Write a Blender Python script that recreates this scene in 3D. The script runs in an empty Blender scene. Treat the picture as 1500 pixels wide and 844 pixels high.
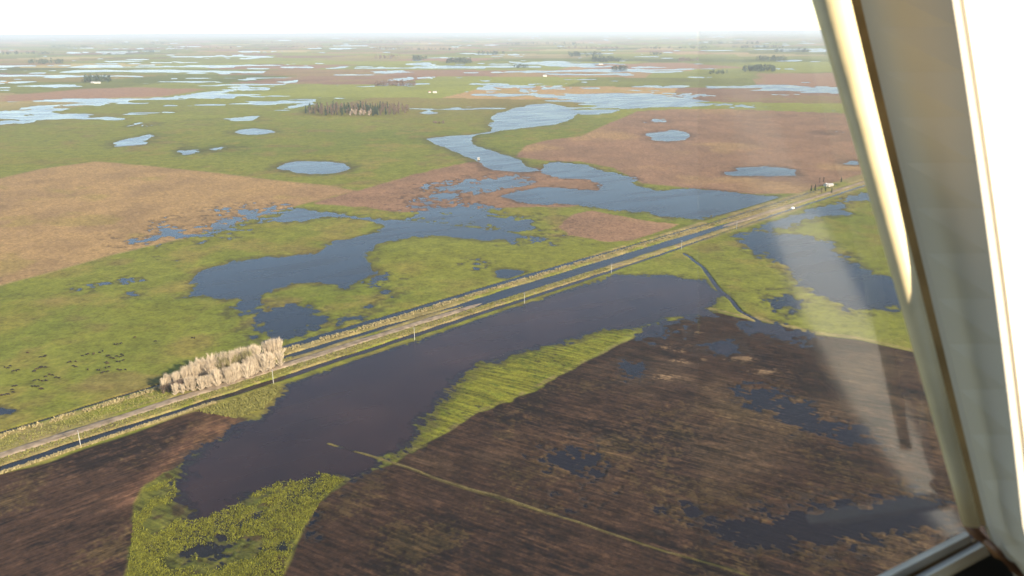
import bpy, bmesh, math, random
import numpy as np
from mathutils import Vector, Matrix

sc = bpy.context.scene
C = sc.collection
rnd = random.Random(7)
rng = np.random.default_rng(11)

# ------------------------------------------------------------------ camera
FPX, HC = 1150.0, 180.0                      # focal length for a 1500 px wide frame, height above the plain
TH, ROLL = math.atan(375.5 / FPX), math.radians(0.31)
FW = np.array([0, math.cos(TH), -math.sin(TH)])
_u0 = np.array([0, math.sin(TH), math.cos(TH)])
_r0 = np.array([1.0, 0, 0])
RT = math.cos(ROLL) * _r0 - math.sin(ROLL) * _u0
UP = math.cos(ROLL) * _u0 + math.sin(ROLL) * _r0
cam = bpy.data.cameras.new('camera')
cam.sensor_width = 36.0
cam.lens = 36.0 * FPX / 1500.0
cam.clip_start, cam.clip_end = 0.02, 200000.0
cam.dof.use_dof = True
cam.dof.focus_distance = 600.0
cam.dof.aperture_fstop = 12.0
camo = bpy.data.objects.new('camera', cam)
C.objects.link(camo)
camo.matrix_world = Matrix(((RT[0], UP[0], -FW[0], 0), (RT[1], UP[1], -FW[1], 0), (RT[2], UP[2], -FW[2], HC), (0, 0, 0, 1)))
sc.camera = camo

# ------------------------------------------------------------------ sky, sun, exposure
SUN_EL = math.radians(22)
SUN_AZ = math.radians(129)                    # clockwise from +Y (the way we look): sun to the right and behind
world = bpy.data.worlds.new('World')
sc.world = world
world.use_nodes = True
wn = world.node_tree
sky = wn.nodes.new('ShaderNodeTexSky')
sky.sky_type = 'NISHITA'
sky.sun_disc = False
sky.sun_elevation = SUN_EL
sky.sun_rotation = SUN_AZ
sky.altitude = 200
sky.air_density, sky.dust_density, sky.ozone_density = 1.0, 0.1, 1.0
bg = wn.nodes['Background']
wn.links.new(sky.outputs[0], bg.inputs[0])
bg.inputs[1].default_value = 0.10
sun = bpy.data.lights.new('sun', 'SUN')
sun.energy = 4.8
sun.angle = math.radians(0.53)
sun.color = (1.0, 0.86, 0.64)
suno = bpy.data.objects.new('sun', sun)
C.objects.link(suno)
sdir = Vector((math.sin(SUN_AZ) * math.cos(SUN_EL), math.cos(SUN_AZ) * math.cos(SUN_EL), math.sin(SUN_EL)))
suno.rotation_euler = sdir.to_track_quat('Z', 'Y').to_euler()
suno.location = (300, -100, 400)
sc.view_settings.view_transform = 'Standard'
sc.view_settings.look = 'None'
sc.view_settings.gamma = 1.0
sc.view_settings.exposure = 1.7
sc.cycles.use_denoising = True
sc.cycles.max_bounces = 6
sc.cycles.transparent_max_bounces = 12
sc.cycles.volume_bounces = 0


# ------------------------------------------------------------------ helpers
def ray(px, py):
    return FW * FPX + RT * (px - 750.0) + UP * (422.0 - py)


def gp(px, py, z=0.0):
    """the point of the plain that lies behind a point of the photograph"""
    d = ray(px, py)
    t = (z - HC) / d[2]
    return d[0] * t, d[1] * t


def gpoly(pts):
    return np.array([gp(*p) for p in pts])


def tag(o, label=None, cat=None, group=None, kind=None):
    if label: o['label'] = label
    if cat: o['category'] = cat
    if group: o['group'] = group
    if kind: o['kind'] = kind
    return o


def link(o, parent=None):
    C.objects.link(o)
    if parent is not None: o.parent = parent
    return o


def mesh_np(name, verts, faces, mat=None, smooth=False):
    """faces: (n,3) or (n,4) int array"""
    me = bpy.data.meshes.new(name)
    verts = np.asarray(verts, np.float32)
    faces = np.asarray(faces, np.int32)
    k = faces.shape[1]
    me.vertices.add(len(verts)); me.vertices.foreach_set('co', verts.ravel())
    me.loops.add(faces.size); me.loops.foreach_set('vertex_index', faces.ravel())
    me.polygons.add(len(faces))
    me.polygons.foreach_set('loop_start', np.arange(0, faces.size, k, dtype=np.int32))
    if smooth: me.polygons.foreach_set('use_smooth', np.ones(len(faces), bool))
    if mat: me.materials.append(mat)
    me.update(calc_edges=True)
    return me


def obj(name, me, parent=None):
    return link(bpy.data.objects.new(name, me), parent)


def empty(name, loc=(0, 0, 0), rz=0.0):
    o = bpy.data.objects.new(name, None)
    o.empty_display_size = 0.5
    o.location = loc
    o.rotation_euler = (0, 0, rz)
    return link(o)


def from_bm(name, bm, mat, parent=None, smooth=False):
    me = bpy.data.meshes.new(name)
    bmesh.ops.recalc_face_normals(bm, faces=bm.faces)
    if smooth:
        for f in bm.faces: f.smooth = True
    bm.to_mesh(me); bm.free()
    me.materials.append(mat)
    return obj(name, me, parent)


def bm_box(bm, lo, hi, M=None):
    vs = []
    for x in (lo[0], hi[0]):
        for y in (lo[1], hi[1]):
            for z in (lo[2], hi[2]):
                v = Vector((x, y, z))
                vs.append(bm.verts.new(M @ v if M else v))
    for q in ((0, 1, 3, 2), (4, 6, 7, 5), (0, 4, 5, 1), (2, 3, 7, 6), (0, 2, 6, 4), (1, 5, 7, 3)):
        bm.faces.new([vs[i] for i in q])
    return vs


def bm_loft(bm, rings, cap=True):
    vs = [[bm.verts.new(p) for p in r] for r in rings]
    n = len(rings[0])
    for a, b in zip(vs, vs[1:]):
        for i in range(n):
            j = (i + 1) % n
            bm.faces.new((a[i], a[j], b[j], b[i]))
    if cap:
        bm.faces.new(vs[0][::-1]); bm.faces.new(vs[-1])


def bm_tube(bm, pts, rads, n=8):
    pts = [Vector(p) for p in pts]
    rings = []
    for i, p in enumerate(pts):
        t = (pts[min(i + 1, len(pts) - 1)] - pts[max(i - 1, 0)]).normalized()
        a = t.orthogonal().normalized() if abs(t.z) < 0.9 else t.cross(Vector((0, 1, 0))).normalized()
        b = t.cross(a)
        rings.append([p + (a * math.cos(2 * math.pi * k / n) + b * math.sin(2 * math.pi * k / n)) * rads[i] for k in range(n)])
    bm_loft(bm, rings)


# ------------------------------------------------------------------ value noise in numpy
def _hash(ix, iy, seed):
    h = (ix.astype(np.int64) * 374761393 + iy.astype(np.int64) * 668265263 + seed * 1442695041) & 0xFFFFFFFF
    h = ((h ^ (h >> 13)) * 1274126177) & 0xFFFFFFFF
    h = h ^ (h >> 16)
    return h.astype(np.float32) / 2147483648.0 - 1.0


def vnoise(x, y, seed=0):
    xi, yi = np.floor(x), np.floor(y)
    fx, fy = (x - xi).astype(np.float32), (y - yi).astype(np.float32)
    fx = fx * fx * fx * (fx * (fx * 6 - 15) + 10); fy = fy * fy * fy * (fy * (fy * 6 - 15) + 10)
    xi, yi = xi.astype(np.int64), yi.astype(np.int64)
    a, b = _hash(xi, yi, seed), _hash(xi + 1, yi, seed)
    c, d = _hash(xi, yi + 1, seed), _hash(xi + 1, yi + 1, seed)
    return (a + (b - a) * fx) * (1 - fy) + (c + (d - c) * fx) * fy


def fbm(x, y, wl, octv=4, seed=0, gain=0.55):
    s, a, tot = 0.0, 1.0, 0.0
    for k in range(octv):
        s = s + a * vnoise(x / wl + 17.3 * k, y / wl - 9.1 * k, seed + k * 13)
        tot += a; a *= gain; wl *= 0.47
    return s / tot * 1.5


def smooth(a, b, x):
    t = np.clip((x - a) / (b - a), 0, 1)
    return t * t * (3 - 2 * t)


def sdf(poly, x, y, margin):
    """signed distance (positive inside) of points to a polygon; far points get -margin"""
    out = np.full(x.shape, -margin, np.float32)
    lo, hi = poly.min(0) - margin, poly.max(0) + margin
    idx = np.nonzero((x > lo[0]) & (x < hi[0]) & (y > lo[1]) & (y < hi[1]))[0]
    if len(idx) == 0: return out
    px, py = x[idx], y[idx]
    best = np.full(px.shape, 1e18); ins = np.zeros(px.shape, bool)
    for (ax, ay), (bx, by) in zip(poly, np.roll(poly, -1, 0)):
        ex, ey = bx - ax, by - ay
        wx, wy = px - ax, py - ay
        t = np.clip((wx * ex + wy * ey) / (ex * ex + ey * ey + 1e-9), 0, 1)
        best = np.minimum(best, (wx - ex * t) ** 2 + (wy - ey * t) ** 2)
        ins ^= ((ay > py) != (by > py)) & (px < ex * (py - ay) / (ey if ey else 1e-9) + ax)
    d = np.sqrt(best)
    out[idx] = np.clip(np.where(ins, d, -d), -margin, margin)
    return out


def ell(cx, cy, rx, ry, n=18):
    return [(cx + rx * math.cos(2 * math.pi * k / n), cy + ry * math.sin(2 * math.pi * k / n)) for k in range(n)]


# ------------------------------------------------------------------ the ground sheet
# rows closer together near the viewpoint, spreading to the horizon
yrow = np.concatenate([[48.6, 49.2, 50, 51, 52.2, 53.5], np.arange(55, 905, 1.22)])
st, ct = math.sin(TH), math.cos(TH)
den = st * FPX + ct * (yrow - 422)
Zr = HC * (ct * FPX - st * (yrow - 422)) / den
Wr = HC * FPX / den
Zr = np.concatenate([Zr, [140, 60, -100, -500, -3000, -20000, -60000]])
Wr = np.concatenate([Wr, [205, 220, 330, 700, 3500, 20000, 60000]])
cu = np.arange(-0.70, 0.6601, 1.5 / FPX)
side = np.array([0.025, 0.06, 0.12, 0.22, 0.4, 0.7, 1.1, 1.8])
cu = np.concatenate([-0.70 - side[::-1], cu, cu[-1] + side])
NR, NC = len(Zr), len(cu)
GX = (cu[None, :] * Wr[:, None])
GY = np.repeat(Zr[:, None], NC, 1)
GX = np.clip(GX, -68000, 68000)
jit = 0.35 * 1.5 / FPX
X, Y = GX.ravel().astype(np.float64), GY.ravel().astype(np.float64)
W = np.repeat(Wr[:, None], NC, 1).ravel()
inner = (np.abs(np.repeat(cu[None, :], NR, 0).ravel()) < 0.69)
X = X + inner * (rng.random(X.shape) - 0.5) * jit * W

# road coordinates: s along the road, n across it (positive is away from us)
RD = np.array([0.71339765, 0.70075944]); RN = np.array([-RD[1], RD[0]]); R0 = np.array([-231.156, 313.432])
S = (X - R0[0]) * RD[0] + (Y - R0[1]) * RD[1]
N = (X - R0[0]) * RN[0] + (Y - R0[1]) * RN[1]


def rp(s, n):
    p = R0 + RD * s + RN * n
    return float(p[0]), float(p[1])


# furrow directions
FD = np.array([0.8676, -0.4973]); FN = np.array([0.4973, 0.8676])
fa, fc = X * FD[0] + Y * FD[1], X * FN[0] + Y * FN[1]

# natural edges: the outlines are read through a warped plane
sc_far = np.clip(W / 450.0, 0.8, 40)
wx = X + 9 * np.minimum(sc_far, 4) * fbm(X, Y, 90, 4, 3) * 0.45 + 1.6 * fbm(X, Y, 9, 3, 5)
wy = Y + 9 * np.minimum(sc_far, 6) * fbm(X, Y, 90, 4, 31) * 0.45 + 1.6 * fbm(X, Y, 9, 3, 37)
fx_ = X + 1.2 * fbm(X, Y, 25, 2, 41); fy_ = Y + 1.2 * fbm(X, Y, 25, 2, 43)

n_big = fbm(X, Y, 160, 5, 101)
n_mid = fbm(X, Y, 40, 4, 102)
n_fine = fbm(X, Y, 7, 3, 103)
grit = vnoise(X / 0.9, Y / 0.9, 112) * 0.6 + vnoise(X / 2.1, Y / 2.1, 113) * 0.6
streak = 0.38 * vnoise(fa / 16, fc / 1.7, 104) + 0.5 * vnoise(fa / 4.5 + 5, fc / 0.95, 105) + 0.2 * vnoise(fa / 40, fc / 5.0, 106) + 0.55 * grit
streak_r = 0.35 * vnoise(S / 14, N / 1.7, 107) + 0.5 * vnoise(S / 4, N / 0.95, 108) + 0.2 * vnoise(S / 40, N / 5, 109) + 0.55 * grit

FIELDS = {  # outline in photograph points, kind of ground
    'F1': ('stubble', [(-160, 300), (-60, 272), (0, 262), (60, 248), (140, 237), (200, 242), (300, 252), (400, 264), (480, 272), (523, 280), (453, 297), (400, 312), (330, 333), (267, 351), (227, 359), (160, 375), (88, 396), (0, 419), (-160, 455)]),
    'F2': ('stubble', [(455, 298), (525, 279), (600, 258), (690, 237), (722, 240), (800, 247), (905, 262), (905, 290), (830, 303), (700, 308), (600, 312), (530, 303)]),
    'F3': ('stubble', [(935, 163), (1000, 160), (1060, 160), (1200, 165), (1300, 168), (1480, 172), (1480, 255), (1300, 263), (1240, 271), (1180, 284), (1110, 285), (1030, 278), (940, 269), (900, 247), (850, 237), (800, 236), (755, 230), (770, 214), (800, 206), (850, 200), (890, 182)]),
    'F4': ('stubble', [(835, 313), (860, 308), (950, 325), (1000, 331), (970, 340), (920, 352), (885, 356), (830, 345), (815, 332)]),
    'F5': ('soil', [(940, 488), (965, 474), (1010, 463), (1050, 458), (1100, 470), (1140, 476), (1190, 490), (1260, 500), (1340, 518), (1420, 538), (1560, 575), (1560, 960), (1400, 960), (1050, 833), (575, 681), (590, 667), (640, 641), (700, 605), (760, 580), (820, 550), (900, 508)]),
    'F6': ('soil', [(575, 681), (1050, 833), (1400, 960), (380, 960), (415, 844), (430, 800), (445, 770), (470, 732), (500, 708), (540, 692)]),
    'F7': ('soil', [(-160, 745), (0, 697), (69, 678), (120, 659), (191, 636), (260, 612), (295, 602), (330, 609), (365, 612), (330, 640), (290, 660), (260, 685), (240, 700), (212, 716), (198, 740), (193, 790), (186, 850), (170, 960), (-160, 960)]),
    'G1': ('lush', [(262, 688), (240, 700), (212, 716), (198, 740), (193, 790), (186, 850), (170, 960), (380, 960), (415, 844), (430, 800), (445, 770), (470, 732), (500, 708), (505, 690), (440, 690), (330, 690)]),
    'G2': ('lush', [(560, 676), (600, 636), (640, 594), (670, 556), (700, 528), (760, 512), (800, 500), (860, 488), (900, 482), (942, 484), (900, 508), (820, 550), (760, 580), (700, 605), (640, 641), (590, 667), (575, 681)]),
}
NEARF = {'F4', 'F5', 'F6', 'F7', 'G1', 'G2'}
WATER = [  # outline, softness in metres, how broken the edge is
    ([(300, 655), (330, 640), (345, 615), (385, 610), (402, 583), (417, 568), (440, 550), (480, 536), (530, 519), (600, 497), (680, 473), (768, 441), (850, 415), (895, 402), (930, 404), (980, 405), (1030, 413), (1060, 430), (1045, 445), (1040, 455), (1062, 466), (1020, 463), (985, 467), (960, 475), (945, 484), (900, 484), (860, 492), (830, 499), (760, 516), (705, 533), (675, 555), (640, 598), (605, 640), (585, 665), (560, 672), (552, 690), (535, 700), (510, 707), (495, 697), (470, 702), (430, 712), (400, 718), (370, 727), (340, 745), (310, 768), (290, 775), (270, 765), (262, 745), (255, 722), (268, 695), (280, 675)], 6, 0.22),
    ([(255, 438), (270, 428), (274, 405), (290, 393), (330, 385), (380, 378), (430, 375), (458, 370), (468, 360), (485, 352), (530, 345), (552, 340), (560, 333), (556, 323), (580, 321), (600, 324), (640, 329), (700, 333), (740, 338), (778, 345), (750, 350), (690, 349), (640, 346), (600, 348), (580, 351), (560, 359), (545, 368), (540, 380), (548, 392), (560, 399), (540, 406), (522, 413), (505, 424), (485, 420), (455, 418), (430, 418), (400, 424), (378, 432), (362, 440), (345, 442), (310, 440), (280, 437)], 7, 0.2),
    ([(335, 437), (372, 436), (368, 446), (395, 454), (430, 452), (455, 454), (478, 462), (500, 466), (525, 458), (550, 440), (570, 422), (578, 428), (558, 448), (530, 464), (500, 474), (470, 481), (440, 492), (410, 498), (390, 492), (372, 475), (355, 460)], 9, 0.45),
    ([(375, 328), (400, 318), (420, 309), (440, 306), (470, 311), (510, 315), (562, 319), (562, 327), (530, 323), (500, 319), (470, 318), (440, 324), (400, 326)], 9, 0.3),
    ([(270, 352), (285, 335), (310, 322), (335, 311), (360, 303), (385, 306), (405, 315), (370, 324), (330, 338), (295, 352)], 22, 0.75),
    ([(215, 342), (235, 332), (255, 333), (268, 342), (250, 350), (225, 350)], 22, 0.8),
    ([(610, 316), (630, 302), (690, 300), (725, 308), (795, 330), (785, 343), (720, 334), (640, 326)], 26, 0.75),
    (ell(462, 246, 57, 10), 10, 0.15),
    ([(147, 211), (165, 203), (200, 199), (225, 194), (248, 199), (235, 206), (205, 213), (175, 215)], 10, 0.2),
    (ell(376, 193, 36, 4), 10, 0.2),
    ([(927, 196), (960, 192), (990, 190), (1018, 197), (1010, 205), (980, 209), (945, 205)], 10, 0.2),
    (ell(1112, 251, 54, 8), 20, 0.35), (ell(1242, 237, 27, 5), 20, 0.4), (ell(1222, 194, 24, 4), 20, 0.4), (ell(955, 177, 24, 2.5), 20, 0.5),
    ([(626, 205), (660, 200), (690, 198), (712, 193), (720, 182), (710, 174), (735, 164), (770, 154), (800, 151), (835, 157), (850, 164), (842, 172), (822, 182), (775, 187), (740, 191), (705, 198), (695, 207), (700, 215), (735, 222), (752, 232), (765, 240), (800, 250), (760, 252), (720, 249), (705, 243), (690, 235), (665, 225), (645, 215)], 10, 0.06),
    ([(640, 127), (700, 117), (760, 114), (800, 119), (830, 127), (870, 137), (940, 144), (1000, 149), (1100, 154), (1240, 162), (1240, 167), (1100, 161), (1000, 157), (930, 160), (880, 168), (845, 168), (800, 160), (760, 150), (720, 145), (690, 137), (660, 133)], 14, 0.8),
    ([(740, 290), (760, 279), (800, 274), (830, 276), (868, 279), (886, 271), (872, 262), (820, 261), (788, 254), (800, 241), (820, 236), (860, 242), (890, 250), (930, 263), (938, 272), (960, 279), (1000, 276), (1050, 279), (1100, 284), (1140, 289), (1152, 297), (1100, 307), (1060, 317), (1030, 323), (980, 318), (930, 310), (880, 305), (830, 298), (780, 301)], 9, 0.25),
    ([(612, 290), (625, 278), (660, 270), (700, 263), (740, 257), (765, 262), (730, 275), (690, 285), (660, 296), (635, 300)], 24, 0.6),
    ([(1083, 346), (1100, 338), (1150, 321), (1200, 305), (1260, 285), (1320, 272), (1320, 285), (1252, 300), (1247, 315), (1200, 318), (1150, 333), (1130, 341), (1175, 346), (1212, 352), (1245, 380), (1270, 400), (1320, 412), (1340, 440), (1300, 452), (1240, 452), (1190, 430), (1160, 405), (1125, 378), (1098, 362)], 9, 0.4),
    ([(1125, 445), (1150, 430), (1185, 436), (1180, 448), (1140, 456)], 10, 0.6),
    ([(1090, 470), (1115, 466), (1150, 478), (1200, 492), (1180, 500), (1130, 494), (1095, 482)], 8, 0.6),
    ([(275, 770), (310, 765), (345, 742), (400, 715), (475, 692), (470, 720), (440, 765), (410, 800), (350, 812), (295, 800)], 9, 0.85),
    (ell(748, 400, 24, 7), 6, 0.1),
    ([(-30, 600), (10, 598), (26, 602), (10, 610), (-30, 616)], 4, 0.3),
    (ell(188, 433, 13, 3.6), 5, 0.3),
    (ell(115, 423, 14, 1.6), 9, 0.7), (ell(170, 414, 12, 1.6), 9, 0.7), (ell(255, 378, 9, 2), 9, 0.8),
    (ell(570, 408, 8, 7), 10, 0.8), (ell(702, 385, 8, 2), 9, 0.8),
    (ell(1068, 511, 36, 14), 7, 0.35), (ell(925, 546, 17, 9), 7, 0.5), (ell(975, 488, 22, 9), 9, 0.6), (ell(1000, 470, 30, 4), 9, 0.7),
    ([(1045, 767), (1080, 755), (1150, 738), (1250, 728), (1330, 705), (1400, 738), (1450, 790), (1300, 800), (1200, 812), (1120, 800), (1070, 785)], 7, 0.5),
    ([(1080, 560), (1110, 555), (1150, 585), (1240, 625), (1290, 655), (1240, 650), (1150, 615), (1090, 580)], 7, 0.8),
    ([(780, 655), (840, 655), (900, 700), (960, 735), (1000, 745), (960, 750), (880, 725), (830, 740), (800, 715)], 8, 0.95),
    ([(0, 163), (40, 157), (90, 152), (155, 150), (150, 155), (110, 159), (80, 165), (133, 167), (130, 170), (80, 172), (40, 180), (-60, 186), (-60, 170)], 14, 0.65),
    ([(-60, 205), (0, 196), (30, 192), (60, 190), (100, 186), (140, 184), (110, 192), (90, 203), (60, 210), (40, 208), (70, 200), (30, 198)], 18, 0.6),
    ([(175, 185), (200, 180), (235, 178), (260, 173), (290, 173), (340, 172), (400, 165), (430, 155), (460, 145), (490, 148), (425, 160), (405, 170), (380, 177), (310, 178), (245, 183), (230, 190), (190, 190)], 14, 0.5),
    ([(235, 143), (260, 140), (310, 140), (320, 132), (340, 125), (350, 115), (365, 108), (375, 115), (365, 125), (385, 127), (430, 115), (455, 110), (440, 120), (400, 129), (350, 136), (340, 145), (310, 147), (240, 145)], 14, 0.65),
    ([(243, 223), (262, 215), (275, 211), (272, 219), (300, 218), (320, 213), (345, 215), (335, 222), (310, 227), (260, 229)], 16, 0.45),
    ([(466, 124), (500, 121), (520, 131), (485, 133)], 14, 0.4), ([(553, 117), (600, 112), (655, 112), (640, 119), (585, 121)], 14, 0.4),
    (ell(575, 106, 30, 3), 14, 0.4), (ell(622, 165, 18, 4.5), 12, 0.3), (ell(615, 94, 26, 2.5), 14, 0.4),
    (ell(912, 109, 30, 2.6), 14, 0.3), (ell(840, 121, 34, 3.4), 14, 0.5), (ell(1010, 127, 90, 2.5), 14, 0.5), (ell(1180, 129, 70, 3), 14, 0.5), (ell(980, 139, 60, 4.5), 16, 0.7),
    (ell(1020, 113, 26, 2), 14, 0.4), (ell(1150, 139, 30, 2), 14, 0.4), (ell(70, 126, 60, 1.8), 14, 0.4), (ell(20, 133, 30, 2), 14, 0.4), (ell(1140, 101, 60, 1.3), 14, 0.4),
    (ell(240, 116, 30, 2), 14, 0.5), (ell(290, 159, 18, 1.6), 14, 0.4), (ell(255, 155, 16, 1.4), 14, 0.4), (ell(350, 152, 20, 1.6), 14, 0.4),
]
hgt = np.full(X.shape, 1.0, np.float32)
n_edge = 1.5 * n_fine + 1.5 * n_mid + 0.5 * fbm(X, Y, 2.6, 2, 110) + 0.35
n_edge_far = 2.6 * fbm(X * 1.1, Y * 0.9, 190, 5, 111, 0.7) + 0.6 * n_mid + 1.45
for pts, soft, brk in WATER:
    P = gpoly(pts)
    dist = float(np.median(P[:, 1]))
    sf = soft * 1.5 if dist < 1000 else max(soft * 1.5, dist * 0.022)
    d = sdf(P, wx, wy, sf * 3.0)
    near = d > -sf * 2.9
    h = np.clip(-d / sf, -0.55 if brk >= 0.7 or (brk >= 0.35 and dist > 1200) else -1.6, 1.8)
    nz = n_edge_far if dist > 1000 else n_edge
    nz = brk * nz
    if dist < 420: nz = nz + (0.25 + 0.7 * brk) * streak
    deepest = -0.16 if (dist < 420 and brk >= 0.5) else -1.2        # soaked plough land is only skin-deep in water
    hgt = np.where(near, np.minimum(hgt, np.clip(h + nz * np.clip(1.35 - np.abs(h) * 0.6, 0, 1), deepest, 1.0)), hgt)

# far plain: shallow flood lines lying in every low strip
dry = np.maximum.reduce([sdf(gpoly(q), X, Y, 60.0) for q in (
    FIELDS['F3'][1], FIELDS['F1'][1], [(350, 200), (420, 178), (610, 178), (700, 182), (625, 205), (690, 237), (525, 279), (300, 252), (255, 235), (360, 220)],
    [(120, 131), (200, 128), (300, 131), (240, 141), (100, 143), (0, 148), (0, 141)], [(1110, 136), (1240, 139), (1240, 160), (1060, 152)])])
far_n = 0.5 * fbm(X * 0.55 + Y * 0.10, Y * 0.8, 620, 4, 201, 0.6) + 0.75 * fbm(X * 0.5, Y * 1.1, 170, 4, 202, 0.65)
farh = (0.40 - far_n) * 4.0
farh = np.where(Y > 1050, farh, 9)
farh = farh + np.where(dry > -50, 6.0, 0.0) + smooth(1500, 1050, Y) * 2.0 + smooth(7000, 16000, Y) * 1.0
hgt = np.minimum(hgt, np.clip(farh, -1, 1)).astype(np.float32)

# the road with its banks and ditches
on = (S > -260) & (S < 1500) & (np.abs(N) < 60)


def bump1(n, c, hw, ed):  # 1 inside |n-c|<hw, falling over ed
    return 1 - smooth(hw, hw + ed, np.abs(n - c))


nw = N + 0.7 * fbm(X, Y, 14, 3, 61)
sI = lambda a, b: np.interp(S, a, b)
late = smooth(500, 700, S)
# land between the ditches stands above the flood
corr = bump1(nw, 1.5, 21.5, 5) * on
hgt = np.where(corr > 0.02, np.maximum(hgt, corr * 0.9 - 0.1), hgt)
u_c, u_hw = sI([0, 150, 440, 600], [22.8, 23.6, 19.5, 15]), sI([0, 140, 165, 420, 460, 700], [0.7, 0.9, 2.6, 2.6, 1.0, 0.6])
m_u = bump1(nw, u_c, u_hw, 0.8) * on * (S < 900)
d2_c, d2_hw = sI([140, 150, 190, 235, 262, 290, 330, 450, 560, 700, 780], [9, 9.5, 8.6, 8.0, 7, 4, 1.5, 0.0, -1, 0, 0]), sI([138, 150, 225, 240, 262, 285, 320, 520, 640, 760], [0, 2.4, 1.6, 0.1, 0.2, 3, 6.5, 6.0, 2.4, 0])
m_d2 = bump1(nw, d2_c, d2_hw, 1.0) * on * (d2_hw > 0.05)
m_d3 = bump1(nw, sI([0, 130, 480, 620], [-13.8, -16.0, -17.5, -11.5]), sI([-200, 140, 400, 430, 520, 640, 1000], [2.4, 2.2, 2.0, 1.2, 1.0, 2.0, 2.0]), 1.0) * on
for m, dep in ((m_u, 0.5), (m_d2, 0.5), (m_d3, 0.6)):
    hgt = np.where(m > 0.01, hgt * (1 - m) - dep * m, hgt)
t_c = sI([0, 150, 200, 450, 640, 800, 1000], [17, 18.5, 15.2, 13.4, 7.5, 6, 6])
m_t = bump1(nw, t_c, 1.6, 1.4) * on * (S < 1000)
nb_c = sI([0, 90, 300, 500, 620, 1000], [-19.4, -20.0, -22, -22.5, -15.5, -15])
m_nb = bump1(nw, nb_c, 1.1, 0.9) * on * smooth(105, 85, S)
m_ver = bump1(nw, sI([120, 170, 260, 430, 570, 700], [-7, -7.6, -9.5, -11, -11.5, -7]), sI([100, 170, 430, 560, 700], [3, 3.6, 3.2, 1.8, 2.6]), 1.2) * on
hgt = np.where((m_t > 0.05) | (m_nb > 0.05) | (m_ver > 0.3), np.maximum(hgt, np.maximum(np.maximum(m_t, m_nb), m_ver) * 0.9), hgt)
# cross ditch and farm track on the right-hand pasture
def dline(pts, x, y, hw, ed):
    P = gpoly(pts); best = np.full(x.shape, 1e9)
    lo, hi = P.min(0) - 60, P.max(0) + 60
    ix = np.nonzero((x > lo[0]) & (x < hi[0]) & (y > lo[1]) & (y < hi[1]))[0]
    b = np.full(len(ix), 1e9)
    for (ax, ay), (bx, by) in zip(P, P[1:]):
        ex, ey = bx - ax, by - ay
        t = np.clip(((x[ix] - ax) * ex + (y[ix] - ay) * ey) / (ex * ex + ey * ey), 0, 1)
        b = np.minimum(b, np.hypot(x[ix] - ax - ex * t, y[ix] - ay - ey * t))
    best[ix] = b
    return 1 - smooth(hw, hw + ed, best)
m_x = dline([(1003, 372), (1012, 376), (1022, 386), (1040, 408), (1062, 432), (1085, 455), (1110, 470)], fx_, fy_, 1.2, 0.8)
hgt = np.where(m_x > 0.01, hgt * (1 - m_x) - 0.5 * m_x, hgt)
m_strip = dline([(480, 650), (560, 675), (640, 700), (740, 731), (860, 772), (960, 805), (1050, 830), (1200, 880)], fx_, fy_, 0.30, 0.7)
m_edge = dline([(944, 485), (900, 507), (820, 549), (760, 579), (700, 604), (640, 640), (590, 668)], fx_, fy_, 0.8, 1.2)
m_f1 = dline([(-100, 440), (0, 419), (88, 396), (160, 375), (227, 359), (262, 351)], fx_, fy_, 1.0, 1.5)
m_f5 = dline([(1090, 462), (1140, 474), (1190, 487), (1260, 497), (1340, 515), (1420, 537)], fx_, fy_, 1.4, 2.0)
m_f5b = dline([(1040, 452), (1075, 460), (1105, 470)], fx_, fy_, 1.0, 1.5)
m_f1t = dline([(-100, 283), (0, 262), (60, 248), (140, 237), (200, 242), (300, 252), (400, 264), (523, 280)], fx_, fy_, 1.5, 2.5)
hgt = np.where(m_strip > 0.1, np.maximum(hgt, m_strip * (0.25 + 0.7 * n_mid + 0.8 * n_fine + 0.7 * smooth(-62, -46, X))), hgt)

z_land = np.where(hgt > 0, 0.40 * hgt, 0.7 * hgt)
nearw = smooth(1600, 500, W)
z_land = z_land + nearw * (0.05 * n_fine + 0.10 * n_mid) * np.clip(hgt * 2, 0, 1)
zr = np.where(corr * (hgt > 0) > 0.3, 0.18 * corr, 0)
Zg = (z_land + zr).astype(np.float64)
road_cut = (S > -260) & (S < 1500) & (N > -5.5) & (N < 2.0)
Zg = np.where(road_cut, np.minimum(Zg, np.interp(S, [235, 300, 600, 680], [0.30, -0.55, -0.55, 0.28])), Zg)
Zg = np.where((S > 225) & road_cut & (Zg < 0), np.minimum(Zg, -0.3), Zg)

# ---- land cover colours (reflectance of the cover itself)
def c3(*v): return np.array(v, np.float32)
def mixc(col, c, m): return col + (c - col) * m[:, None]
grass = c3(.116, .120, .017); grass2 = c3(.092, .104, .013); olive = c3(.150, .114, .028); rust = c3(.120, .080, .030)
lush = c3(.112, .108, .011); lush2 = c3(.066, .078, .008)
tan = c3(.232, .144, .060); tan2 = c3(.180, .112, .050); pink = c3(.182, .102, .058); pink2 = c3(.142, .082, .048)
soil = c3(.0245, .0128, .0078); soil2 = c3(.0120, .0070, .0054); soil3 = c3(.043, .0230, .0122)
dryg = c3(.240, .185, .070); mud = c3(.030, .022, .017)
col = np.tile(grass, (len(X), 1))
col = mixc(col, grass2, smooth(-0.2, 0.6, n_big))
col = mixc(col, olive, smooth(0.0, 0.9, n_mid) * 0.7)
col = mixc(col, rust, smooth(0.45, 0.9, fbm(X, Y, 55, 3, 77)) * 0.55)
col = mixc(col, lush, smooth(0.1, 0.7, fbm(X, Y, 120, 3, 78)) * 0.35)
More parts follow.
